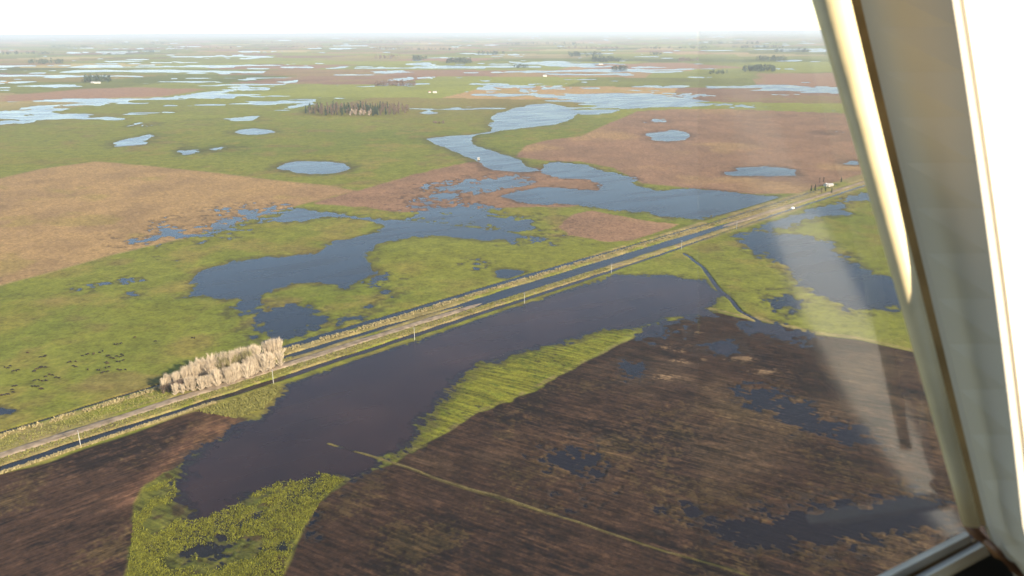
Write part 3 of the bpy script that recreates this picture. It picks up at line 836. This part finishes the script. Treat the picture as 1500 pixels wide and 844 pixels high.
def row(p0, p1, n, h0, h1, jx=2.0):
    a, b_ = np.array(gp(*p0)), np.array(gp(*p1))
    for i in range(n):
        t = (i + 0.5) / n
        p = a + (b_ - a) * t + np.array([rnd.uniform(-jx, jx), rnd.uniform(-jx, jx)])
        yield p[0], p[1], (h0 + (h1 - h0) * t) * rnd.uniform(0.78, 1.12)


for (x, y, h) in list(row((258, 579), (330, 563), 20, 7, 10.5, 1.8)) + list(row((330, 563), (408, 538), 26, 10, 12.0, 2.0)):
    put_tree('bare_tree', rnd.choice(POP), x, y, h / 10, 'pale bare tree in the front row of the roadside clump, edging the gravel road', 'bare trees in the roadside clump')
for (x, y, h) in list(row((243, 572), (305, 553), 17, 9, 12, 2.2)) + list(row((305, 553), (405, 524), 30, 12, 13.2, 2.6)):
    put_tree('bare_tree', rnd.choice(POP), x, y, h / 10, 'pale bare tree in the back row of the roadside clump, edging the pasture', 'bare trees in the roadside clump')
for (x, y, h) in row((318, 552), (366, 540), 7, 12.5, 14, 1.8):
    put_tree('bare_tree', rnd.choice(POPG), x, y, h / 10, 'olive tinged bare tree in the middle of the roadside clump', 'olive trees in the roadside clump')
for (x, y, h) in row((240, 578), (268, 573), 5, 5, 7, 0.8):
    put_tree('bare_tree', rnd.choice(POPB), x, y, h / 10, 'low brown bush-like tree at the outer end of the roadside clump', 'brown bushes of the roadside clump')

# plantation block standing alone in the pasture
PL = {
    'brown': [leafy_meshes(100 + k, 24, 3.6, 'oval', M['twig_brown'], 200, 1.5) for k in range(3)],
    'conifer': [leafy_meshes(110 + k, 26, 4.2, 'cone', M['conifer'], 220, 1.9) for k in range(3)],
    'pale': [leafy_meshes(120 + k, 17, 4.6, 'oval', M['pale_crown'], 200, 1.7) for k in range(2)],
}
LBL = {'brown': 'brown leafless tree in the plantation block standing alone in the pasture',
       'conifer': 'dark green conifer in the plantation block standing alone in the pasture',
       'pale': 'low cream coloured tree along the edge of the plantation block'}
A = np.array(gp(434, 171)); B = np.array(gp(601, 171)); Cc = np.array(gp(598, 158.5)); D = np.array(gp(452, 158.5))
for i in range(26):
    for j in range(8):
        u, v = (i + rnd.uniform(.1, .9)) / 26, (j + rnd.uniform(.1, .9)) / 8
        if (u - .5) ** 2 / .26 + (v - .5) ** 2 / .30 > 1.05: continue
        p = (A * (1 - u) + B * u) * (1 - v) + (D * (1 - u) + Cc * u) * v
        kd = 'brown'
        if u < 0.09 or (0.60 < u < 0.73 and v < .75) or (0.36 < u < 0.44) or rnd.random() < 0.22: kd = 'conifer'
        if 0.46 < u < 0.66 and v < 0.30: kd = 'pale'
        if u > 0.80: kd = 'brown'
        put_tree('plantation_tree', rnd.choice(PL[kd]), p[0], p[1], rnd.uniform(.55, .80), LBL[kd], kd + ' trees of the plantation block')

# far woods and shelter belts: each reads as one mass
def far_wood(px, py, wpx, dpx, n, h, mat, label):
    a, b_ = np.array(gp(px - wpx, py)), np.array(gp(px + wpx, py)); dd = np.array(gp(px, py - dpx)) - np.array(gp(px, py))
    vs = []
    for k in range(n):
        p = a + (b_ - a) * rnd.random() + dd * rnd.random()
        hh = h * rnd.uniform(0.6, 1.15); ww = hh * rnd.uniform(.25, .42)
        m = 34
        t = rng.random(m); zz = 0.05 + 0.95 * t; rr = np.sqrt(np.clip(1 - ((zz - .5) / .52) ** 2, .05, 1)); az = rng.random(m) * 6.283
        c = np.stack([p[0] + ww * rr * np.cos(az), p[1] + ww * rr * np.sin(az), zz * hh], 1)
        vs.append((c[:, None, :] + rng.normal(0, hh * .12, (m, 3, 3))).reshape(-1, 3))
    V = np.concatenate(vs); V[:, 2] = np.clip(V[:, 2], -0.1, None)
    tag(obj('distant_wood', mesh_np('distant_wood', V, np.arange(len(V)).reshape(-1, 3), mat)), label, None, None, 'stuff')


far_wood(580, 126.5, 30, 5, 110, 11, M['twig_brown'], 'dark brown wood beside the braided flood water behind the plantation block')
far_wood(142, 121.5, 20, 5, 40, 22, M['conifer'], 'small dark farm wood with white sheds beside it')
far_wood(672, 93.5, 18, 3, 40, 26, M['conifer'], 'compact green wood on the far plain')
far_wood(615, 89, 10, 2, 20, 26, M['conifer'], 'small green copse beside a far bright flood')
far_wood(566, 87, 18, 2, 20, 22, M['twig_brown'], 'thin brown belt of trees on the far plain')
far_wood(888, 91.5, 24, 4, 50, 26, M['conifer'], 'dark green wood with a pale shed in front')
far_wood(858, 83, 26, 3, 46, 26, M['conifer'], 'long dark wood behind the wood with the pale shed')
far_wood(906, 103, 12, 2, 22, 18, M['conifer'], 'low green copse at the edge of a bright flood')
far_wood(1112, 105.5, 24, 4, 50, 24, M['conifer'], 'blue green wood beside the long flood line')
far_wood(1130, 90, 22, 3, 36, 24, M['conifer'], 'loose row of trees behind the blue green wood')
far_wood(1052, 109, 14, 2, 16, 14, M['conifer'], 'low scrub row beside the long flood line')
far_wood(1012, 90.5, 18, 2, 24, 20, M['twig_brown'], 'low brown belt of trees on the pinkish far field')
far_wood(68, 94, 26, 3, 40, 24, M['conifer'], 'grey green wood on the far plain above the farm wood')
far_wood(764, 100, 10, 2, 16, 18, M['conifer'], 'small dark copse beyond the braided flood')
far_wood(640, 181.5, 10, 2, 12, 5, M['twig_brown'], 'low dark scrub in the pasture beside the plantation block')
for (px, py, w_, n_) in [(30, 80, 50, 40), (215, 78, 14, 14), (190, 77, 4, 5), (1000, 72, 60, 40), (1110, 71, 40, 40), (1160, 77, 26, 30), (300, 72, 50, 40), (450, 70, 40, 30), (575, 73, 30, 26), (720, 80, 20, 20), (640, 74, 30, 24), (860, 72, 46, 40), (960, 81, 10, 12), (120, 70, 50, 30), (390, 64, 60, 40), (800, 66, 60, 40), (1080, 65, 60, 40), (560, 63, 60, 40), (200, 65, 60, 40)]:
    far_wood(px, py, w_, 1.2, n_, 26 if py > 68 else 34, M['conifer'] if rnd.random() < .7 else M['twig_brown'], 'hazy belt of trees far out on the plain')

# trees of the farm at the bend of the road
for (px, py, h, kd) in [(1188, 281, 7, 'conifer'), (1194, 279, 8, 'conifer'), (1203, 284, 7, 'brown'), (1209, 281, 6, 'conifer'), (1218, 283, 6, 'conifer'), (1200, 270, 8, 'brown'), (1232, 268, 7, 'conifer'), (1206, 268, 7, 'brown')]:
    x, y = gp(px, py)
    put_tree('farm_tree', rnd.choice(PL[kd]), x, y, h / 24, {'conifer': 'small dark tree around the low farm buildings beside the road', 'brown': 'small brown tree around the low farm buildings beside the road'}[kd], 'trees around the roadside farm')

# ------------------------------------------------------------------ power line poles
PB = {}
def make_pole():
    bm = bmesh.new(); bm_tube(bm, [(0, 0, -0.6), (0, 0, 4), (0, 0, 8.2)], [.17, .14, .10], 10)
    me = {}
    def fin(nm, bm, mat):
        m_ = bpy.data.meshes.new(nm); bmesh.ops.recalc_face_normals(bm, faces=bm.faces); bm.to_mesh(m_); bm.free(); m_.materials.append(mat); me[nm] = m_
    fin('pole', bm, M['concrete'])
    bm = bmesh.new(); bm_box(bm, (-1.1, .121, 7.55), (1.1, .26, 7.72)); fin('crossarm', bm, M['concrete'])
    bm = bmesh.new(); bm_tube(bm, [(0, 0, 0), (0, 0, .09), (0, 0, .1), (0, 0, .2), (0, 0, .26)], [.03, .03, .09, .07, .03], 8); fin('insulator', bm, M['porcelain'])
    return me
PB = make_pole()
POLE_LBL = ['concrete power pole on the dry reed bank, beside the dry part of the gravel road', 'concrete power pole on the green spit beside the bare tree clump', 'concrete power pole standing in the dark flood opposite the grassy bulge of the bank',
            'concrete power pole standing in the dark flood opposite the small oval pond', 'concrete power pole at the narrow end of the dark flood', 'concrete power pole near the mouth of the cross ditch', 'concrete power pole beside the flooded bend of the road']
for k, (s, n) in enumerate([(28, -19.2), (124, -20.0), (217, -23.3), (313, -23.5), (411, -22.1), (508, -21.5), (606, -17.5)]):
    x, y = rp(s, n)
    o = empty('power_pole', (x, y, max(zat(x, y), -0.4)), rang + math.pi / 2 + 0.05)
    obj('pole', PB['pole'], o); arm = obj('crossarm', PB['crossarm'], o)
    for ix in (-0.95, 0.0, 0.95):
        i_ = obj('insulator', PB['insulator'], arm); i_.location = (ix, 0.19, 7.72)
    tag(o, POLE_LBL[k], 'power pole', 'power poles along the road')

# ------------------------------------------------------------------ cattle
def cow_mesh(nm, head_down, mat):
    me = bpy.data.meshes.new(nm)
    V = [(0, 0, 1.05), (.55, 0, 1.08), (-.6, 0, 1.06), (.95, 0, 1.12)]; Rr = [.40, .38, .37, .25]
    E_ = [(0, 1), (0, 2), (1, 3)]
    if head_down: hd = [((1.25, 0, .75), .16), ((1.45, .02, .40), .15), ((1.62, .03, .20), .09)]
    else: hd = [((1.25, 0, 1.35), .17), ((1.50, .03, 1.42), .15), ((1.78, .04, 1.28), .09)]
    p = 3
    for q, r_ in hd: V.append(q); Rr.append(r_); E_.append((p, len(V) - 1)); p = len(V) - 1
    for sx, b_, kx in ((.62, 1, .06), (-.66, 2, -.10)):
        for sy in (-1, 1):
            V.append((sx, sy * .22, .72)); Rr.append(.15); E_.append((b_, len(V) - 1))
            V.append((sx + kx, sy * .21, .40)); Rr.append(.075); E_.append((len(V) - 2, len(V) - 1))
            V.append((sx, sy * .21, .0)); Rr.append(.06); E_.append((len(V) - 2, len(V) - 1))
    V.append((-.98, 0, 1.15)); Rr.append(.07); E_.append((2, len(V) - 1))
    V.append((-1.06, 0, .60)); Rr.append(.035); E_.append((len(V) - 2, len(V) - 1))
    me.from_pydata(V, E_, [])
    o = bpy.data.objects.new(nm, me); C.objects.link(o)
    md = o.modifiers.new('skin', 'SKIN')
    for i, sv in enumerate(me.skin_vertices[0].data): sv.radius = (Rr[i], Rr[i]); sv.use_root = (i == 0)
    o.modifiers.new('sub', 'SUBSURF').levels = 1
    dg = bpy.context.evaluated_depsgraph_get()
    out = bpy.data.meshes.new_from_object(o.evaluated_get(dg))
    out.materials.clear(); out.materials.append(mat)
    bpy.data.objects.remove(o); out.name = nm
    for f in out.polygons: f.use_smooth = True
    return out
COWS = [cow_mesh('cow', True, M['cow']), cow_mesh('cow', False, M['cow']), cow_mesh('cow', True, M['cow_brown'])]
cz = [(8, 540), (12, 541), (16, 538), (24, 545), (27, 544), (20, 546), (41, 519), (60, 525), (65, 524), (67, 523), (51, 545), (50, 546), (54, 543), (58, 541), (60, 540), (63, 540), (67, 540), (68, 554), (73, 551), (77, 552), (82, 555), (87, 556), (52, 559), (58, 559), (62, 560), (67, 559), (68, 560), (48, 568), (52, 568), (56, 568), (60, 571), (62, 572), (20, 568), (24, 567), (18, 573), (20, 577), (2, 581), (5, 581), (9, 580), (13, 580),
      (101, 533), (104, 532), (111, 532), (109, 538), (112, 539), (122, 523), (127, 521), (129, 520), (138, 520), (146, 518), (151, 516), (157, 524), (160, 523), (164, 526), (167, 527), (172, 524), (176, 525), (181, 523), (178, 521), (155, 533), (158, 534), (172, 532), (176, 531), (181, 530), (156, 541), (161, 540), (129, 543), (143, 544), (146, 544), (150, 548), (153, 547), (159, 546), (174, 543), (178, 544), (184, 544), (168, 506), (172, 506), (178, 505), (197, 496), (228, 502), (282, 497), (286, 497)]
for k, (px, py) in enumerate(cz):
    x, y = gp(px + rnd.uniform(-.6, .6), py + rnd.uniform(-.4, .4))
    o = obj('cow', COWS[0 if k % 3 else (1 if k % 2 else 2)])
    o.location = (x, y, zat(x, y) - 0.02)
    o.rotation_euler = (0, 0, rnd.choice((0, math.pi)) + rnd.gauss(0.1, 0.5))
    o.scale = (0.72,) * 3
    tag(o, 'dark cow grazing with the scattered herd on the pasture beyond the bare trees', 'cow', 'cattle on the pasture')

# ------------------------------------------------------------------ farm buildings and a vehicle
def house(px, py, L, Wd, Hh, rz, roof, label, cat='building', windows=2):
    x, y = gp(px, py)
    o = empty('farm_building', (x, y, max(zat(x, y), 0) - .05), rz)
    bm = bmesh.new(); bm_box(bm, (-L / 2, -Wd / 2, 0), (L / 2, Wd / 2, Hh))
    # gables
    for sx in (-1, 1):
        a = [bm.verts.new((sx * L / 2, -Wd / 2, Hh + .002)), bm.verts.new((sx * L / 2, Wd / 2, Hh + .002)), bm.verts.new((sx * L / 2, 0, Hh + Wd * .28))]
        bm.faces.new(a)
    from_bm('wall', bm, M['white_wall'], o)
    bm = bmesh.new()
    e = .35
    for sy in (-1, 1):
        lo = [(-L / 2 - e, sy * (Wd / 2 + e), Hh - .12), (L / 2 + e, sy * (Wd / 2 + e), Hh - .12), (L / 2 + e, 0, Hh + Wd * .28 + .06), (-L / 2 - e, 0, Hh + Wd * .28 + .06)]
        v = [bm.verts.new(p) for p in lo] + [bm.verts.new((p[0], p[1], p[2] + .12)) for p in lo]
        for q in ((0, 1, 2, 3), (4, 5, 6, 7), (0, 1, 5, 4), (1, 2, 6, 5), (2, 3, 7, 6), (3, 0, 4, 7)): bm.faces.new([v[i] for i in q])
    from_bm('roof', bm, M[roof], o)
    bm = bmesh.new(); bm_box(bm, (-.5, -Wd / 2 - .04, .05), (.5, -Wd / 2 - .003, 2.1)); from_bm('door', bm, M['trunk'], o)
    for k in range(windows):
        cx = -L / 2 + L * (k + .5) / windows + (1.2 if abs(-L / 2 + L * (k + .5) / windows) < 1.2 else 0)
        bm = bmesh.new(); bm_box(bm, (cx - .5, -Wd / 2 - .04, 1.0), (cx + .5, -Wd / 2 - .003, 2.0)); from_bm('window', bm, M['dark_glass'], o)
    return tag(o, label, cat)


house(1215.5, 273, 7, 4, 2.4, 0.3, 'roof', 'low pale farm shed with a sheet roof among small trees beside the road')
house(1209, 273.5, 4, 4, 2.6, 0.9, 'roof', 'small white hut next to the low farm shed beside the road', windows=1)
house(701, 234, 3.2, 2.6, 2.4, 0.2, 'roof', 'lone small white hut at the corner of the brown field by the river', windows=1)
house(637, 136.5, 12, 8, 3.4, 0.1, 'roof', 'white farmhouse in the open pasture beside the braided flood')
house(629, 136.2, 7, 6, 3.0, 0.5, 'roof_red', 'small dark roofed outbuilding next to the white farmhouse', windows=1)
house(143, 122.5, 20, 9, 4.2, 0.1, 'roof', 'long white shed in front of the small dark farm wood')
house(136, 122, 12, 8, 4.0, -0.2, 'roof', 'shorter white shed in front of the small dark farm wood')
house(880, 95, 22, 10, 4.5, 0.1, 'roof', 'pale shed in front of the dark green far wood')
house(798, 112.5, 16, 9, 4.5, 0.2, 'roof', 'white farm shed beside the far braided flood')

x, y = rp(699, 0)
x, y = gp(1161, 307)
v = empty('parked_van', (x, y, 0.62), rang)
bm = bmesh.new()
pr = [(-2.3, .35), (-2.3, 1.75), (-1.9, 2.05), (.9, 2.05), (1.5, 1.25), (2.25, 1.1), (2.35, .35)]
bm_loft(bm, [[(a, yy, z_) for a, z_ in pr] for yy in (-.92, .92)]); from_bm('body', bm, M['car_paint'], v)
bm = bmesh.new(); bm_loft(bm, [[(.98, yy, 1.98), (1.48, yy, 1.30), (1.52, yy, 1.33), (1.02, yy, 2.01)] for yy in (-.8, .8)]); from_bm('windscreen', bm, M['dark_glass'], v)
for sy in (-1, 1):
    bm = bmesh.new(); bm_box(bm, (-.2, min(sy * .921, sy * .94), 1.25), (.9, max(sy * .921, sy * .94), 1.8)); from_bm('side_window', bm, M['dark_glass'], v)
for wx_ in (-1.5, 1.45):
    for sy in (-1, 1):
        bm = bmesh.new(); bm_tube(bm, [(wx_, sy * .74, .33), (wx_, sy * .96, .33)], [.33, .33], 14); from_bm('wheel', bm, M['rubber'], v)
tag(v, 'small white van stopped at the edge of the flooded road near the farm', 'van')

# ------------------------------------------------------------------ the aircraft cabin we look out of
EYE = Vector((0, 0, HC))
vR, vU, vF = Vector(RT), Vector(UP), Vector(FW)


def cp(px, py, depth):
    return EYE + (vF + vR * ((px - 750) / FPX) + vU * ((422 - py) / FPX)) * depth


cabin = empty('aircraft_cabin', (0.3, 0.2, HC - 0.8))
tag(cabin, 'cream painted light aircraft cabin with window post, yellowed seal and clear pane', 'aircraft')


def cab(name, bm, mat, smooth=False, parent=None):
    o = from_bm(name, bm, mat, None, smooth)
    o.parent = parent or cabin
    o.matrix_parent_inverse = Matrix.Translation(-Vector(cabin.location))
    return o


YS = [-160, 0, 225, 445, 640, 770]
XL = [1144, 1191, 1257, 1318, 1374, 1412]            # outer edge of the seal
XG = [1208, 1243, 1297, 1354, 1402, 1434]            # where the seal meets the groove
XP = [1221, 1256, 1307, 1365, 1411, 1440]            # where the painted post begins
XR = [1382, 1409, 1446, 1472, 1496, 1514]            # its sunlit corner
DS = [0.66, 0.64, 0.61, 0.585, 0.56, 0.545]
_q = np.linspace(-160, 770, 15)
XL, XG, XP, XR, DS = [list(np.polyval(np.polyfit(YS, v_, 2), _q)) for v_ in (XL, XG, XP, XR, DS)]
YS = list(_q)
bm = bmesh.new()
rings = []
for y_, a, b_, d in zip(YS, XL, XG, DS):
    d = d - .050
    c_ = cp((a + b_) / 2, y_, d); rr = (b_ - a) / 2 * d / FPX * 0.98
    rings.append([c_ + (vR * math.cos(2 * math.pi * k / 14) - vF * math.sin(2 * math.pi * k / 14) * 0.9) * rr for k in range(14)])
bm_loft(bm, rings)
cab('window_seal', bm, M['seal'], True)
bm = bmesh.new()
bm_loft(bm, [[cp(b_ - 8, y_, d + .004), cp(c_ + 5, y_, d - .004), cp(c_ + 5, y_, d + .03), cp(b_ - 8, y_, d + .03)] for y_, b_, c_, d in zip(YS, XG, XP, DS)])
cab('groove', bm, M['groove'])
bm = bmesh.new()
rings, rings2 = [], []
YP = YS + [800, 850, 950]
XPx = XP + [1455, 1490, 1560]; XRx = XR + [1520, 1535, 1580]; DSx = DS + [.54, .535, .53]
for y_, a, b_, d in zip(YP, XPx, XRx, DSx):
    w_ = b_ - a
    rings.append([cp(b_ - 6, y_, d - .082), cp(b_ + 4, y_, d - .088), cp(b_ + 40, y_, d - .065), cp(b_ + 420, y_, d + .16), cp(b_ + 380, y_, d + .20), cp(b_ - 30, y_, d - .02)])
    rings2.append([cp(a, y_, d + .025), cp(a + 4, y_, d - .006), cp(a + 12, y_, d - .012), cp(b_ - 14, y_, d - .092), cp(b_ - 3, y_, d - .0915), cp(b_ - 8, y_, d - .078), cp(a + 34, y_, d + .03)])
bm_loft(bm, rings)
cab('post_side', bm, M['lit_white'], False, None)
bm = bmesh.new(); bm_loft(bm, rings2); cab('window_post', bm, M['post'])
# lower window frame: two bars with a groove between them
def bar(name, p0, p1, wpx, d0, d1, thick, mat):
    bm = bmesh.new(); rings = []
    for (px, py), d in ((p0, d0), (p1, d1)):
        n_ = Vector((p1[1] - p0[1], -(p1[0] - p0[0]))).normalized() * wpx
        a_, b_ = cp(px + n_.x, py + n_.y, d), cp(px - n_.x, py - n_.y, d)
        a2, b2 = cp(px + n_.x * .6, py + n_.y * .6, d - thick), cp(px - n_.x * .6, py - n_.y * .6, d - thick)
        rings.append([a_, a2, b2, b_, b_ + vF * .004, a_ + vF * .004])
    bm_loft(bm, rings)
    return cab(name, bm, mat)


bar('frame_bar', (1422, 789), (1210, 898), 9, .556, .53, .006, M['frame_metal'])
bar('frame_groove', (1436, 796), (1230, 903), 6, .553, .528, .0, M['groove'])
bar('frame_bar', (1446, 804), (1250, 910), 10, .545, .52, .008, M['frame_metal'])
bm = bmesh.new(); bm_tube(bm, [cp(1416, 768, .550), cp(1430, 782, .546), cp(1444, 794, .54)], [.0028, .0034, .0026], 10); cab('corner_sealant', bm, M['amber'], True)
bm = bmesh.new(); bm_tube(bm, [cp(1444, 792, .525), cp(1462, 812, .518), cp(1486, 832, .512), cp(1530, 862, .51)], [.0026, .0032, .0034, .0034], 10); cab('corner_sealant', bm, M['amber'], True)
_cq = [(1450, 806), (1520, 850), (1560, 960), (1240, 960), (1330, 868)]
bm = bmesh.new(); bm_loft(bm, [[cp(*p, .578) for p in _cq], [cp(*p, .60) for p in _cq]]); cab('dark_gap', bm, M['black'])  # black sheet added where the corner is only a dark gap

# pane in two parts: clear main part, and a strip mirroring the added reflector
P_C, P_N = cp(1330, 400, .605), (-vF * math.cos(math.radians(18)) - vR * math.sin(math.radians(18))).normalized()


def on_pane(px, py):
    d = cp(px, py, 1.0) - EYE
    return EYE + d * ((P_C - EYE).dot(P_N) / d.dot(P_N))


def pane(name, pts, mat, off):
    bm = bmesh.new()
    bm_loft(bm, [[on_pane(*p) - P_N * off for p in pts], [on_pane(*p) - P_N * (off + .003) for p in pts]])
    return cab(name, bm, mat)


mclear = bpy.data.materials.new('clear_acrylic'); mclear.use_nodes = True
nt = mclear.node_tree; nt.nodes.clear()
o_ = nd(nt, 'ShaderNodeOutputMaterial'); t_ = nd(nt, 'ShaderNodeBsdfTransparent'); t_.inputs[0].default_value = (.985, .985, .985, 1)
nt.links.new(t_.outputs[0], o_.inputs[0])
mgl = bpy.data.materials.new('reflecting_acrylic'); mgl.use_nodes = True
nt = mgl.node_tree; nt.nodes.clear()
o_ = nd(nt, 'ShaderNodeOutputMaterial'); t_ = nd(nt, 'ShaderNodeBsdfTransparent'); g_ = nd(nt, 'ShaderNodeBsdfGlossy'); g_.inputs['Roughness'].default_value = 0.07
lw = nd(nt, 'ShaderNodeLayerWeight', Blend=0.5); pw = nd(nt, 'ShaderNodeMath', operation='POWER'); pw.inputs[1].default_value = 5.0
nt.links.new(lw.outputs['Facing'], pw.inputs[0])
ma = nd(nt, 'ShaderNodeMath', operation='MULTIPLY_ADD'); ma.inputs[1].default_value, ma.inputs[2].default_value = 0.95, 0.052
nt.links.new(pw.outputs[0], ma.inputs[0])
mx = nd(nt, 'ShaderNodeMixShader'); nt.links.new(ma.outputs[0], mx.inputs[0]); nt.links.new(t_.outputs[0], mx.inputs[1]); nt.links.new(g_.outputs[0], mx.inputs[2]); nt.links.new(mx.outputs[0], o_.inputs[0])
pane('window_pane', [(-260, -200), (1020, -200), (1020, 1050), (-260, 1050)], mclear, 0.012)
pane('window_pane', [(1021, -200), (1215, -200), (1300, 225), (1440, 770), (1440, 800), (1260, 900), (1150, 1050), (1021, 1050)], mgl, 0.012)

# added unseen white strip behind the eye, shaped so its mirror image veils the pane
TN = (vR * 0.92 + vF * 0.38 + vU * 0.05).normalized()
TP = EYE - vR * 0.22 - vF * 0.62


def mirror(px, py):
    p = on_pane(px, py); d = (p - EYE).normalized()
    r_ = d - P_N * 2 * d.dot(P_N)
    return p + r_ * ((TP - p).dot(TN) / r_.dot(TN))


bm = bmesh.new()
rings = []
for (l, r_) in (((1035, 20), (1062, 20)), ((1062, 110), (1096, 100)), ((1100, 230), (1158, 225)), ((1172, 450), (1268, 448)), ((1255, 605), (1328, 600)), ((1372, 765), (1404, 760)), ((1420, 830), (1440, 825))):
    a_, b_ = mirror(*l), mirror(*r_)
    rings.append([a_, b_, b_ - TN * .03, a_ - TN * .03])
bm_loft(bm, rings)
cab('reflector_strip', bm, M['lit_white'])
# lining of the cabin round the seat: roof, floor, rear and left walls, sill of the open right side
for nm, lo, hi in (('roof_lining', (-1.0, -2.3, 1.04), (1.0, .40, 1.08)), ('cabin_floor', (-1.0, -2.3, -.98), (1.15, .45, -.94)), ('rear_bulkhead', (-1.0, -2.34, -.94), (.30, -2.30, 1.04)),
                   ('left_lining', (-1.04, -2.3, -.94), (-1.0, .40, 1.04)), ('door_panel', (1.15, -2.3, -.94), (1.19, .45, -.78))):
    bm = bmesh.new(); bm_box(bm, lo, hi, Matrix.Translation(EYE)); cab(nm, bm, M['lining'])

# ------------------------------------------------------------------ the air
hz = bpy.data.materials.new('haze_air'); hz.use_nodes = True
nt = hz.node_tree; nt.nodes.clear()
o_ = nd(nt, 'ShaderNodeOutputMaterial'); pv = nd(nt, 'ShaderNodeVolumePrincipled')
pv.inputs['Color'].default_value = (.68, .74, .81, 1)
pv.inputs['Density'].default_value = 0.000062
pv.inputs['Anisotropy'].default_value = 0.1
nt.links.new(pv.outputs[0], o_.inputs['Volume'])
bm = bmesh.new(); bm_box(bm, (-70000, -62000, -2.0), (70000, 90000, HC + 1.2))
tag(from_bm('haze', bm, hz), 'thin pale haze lying over the whole plain', None, None, 'stuff')
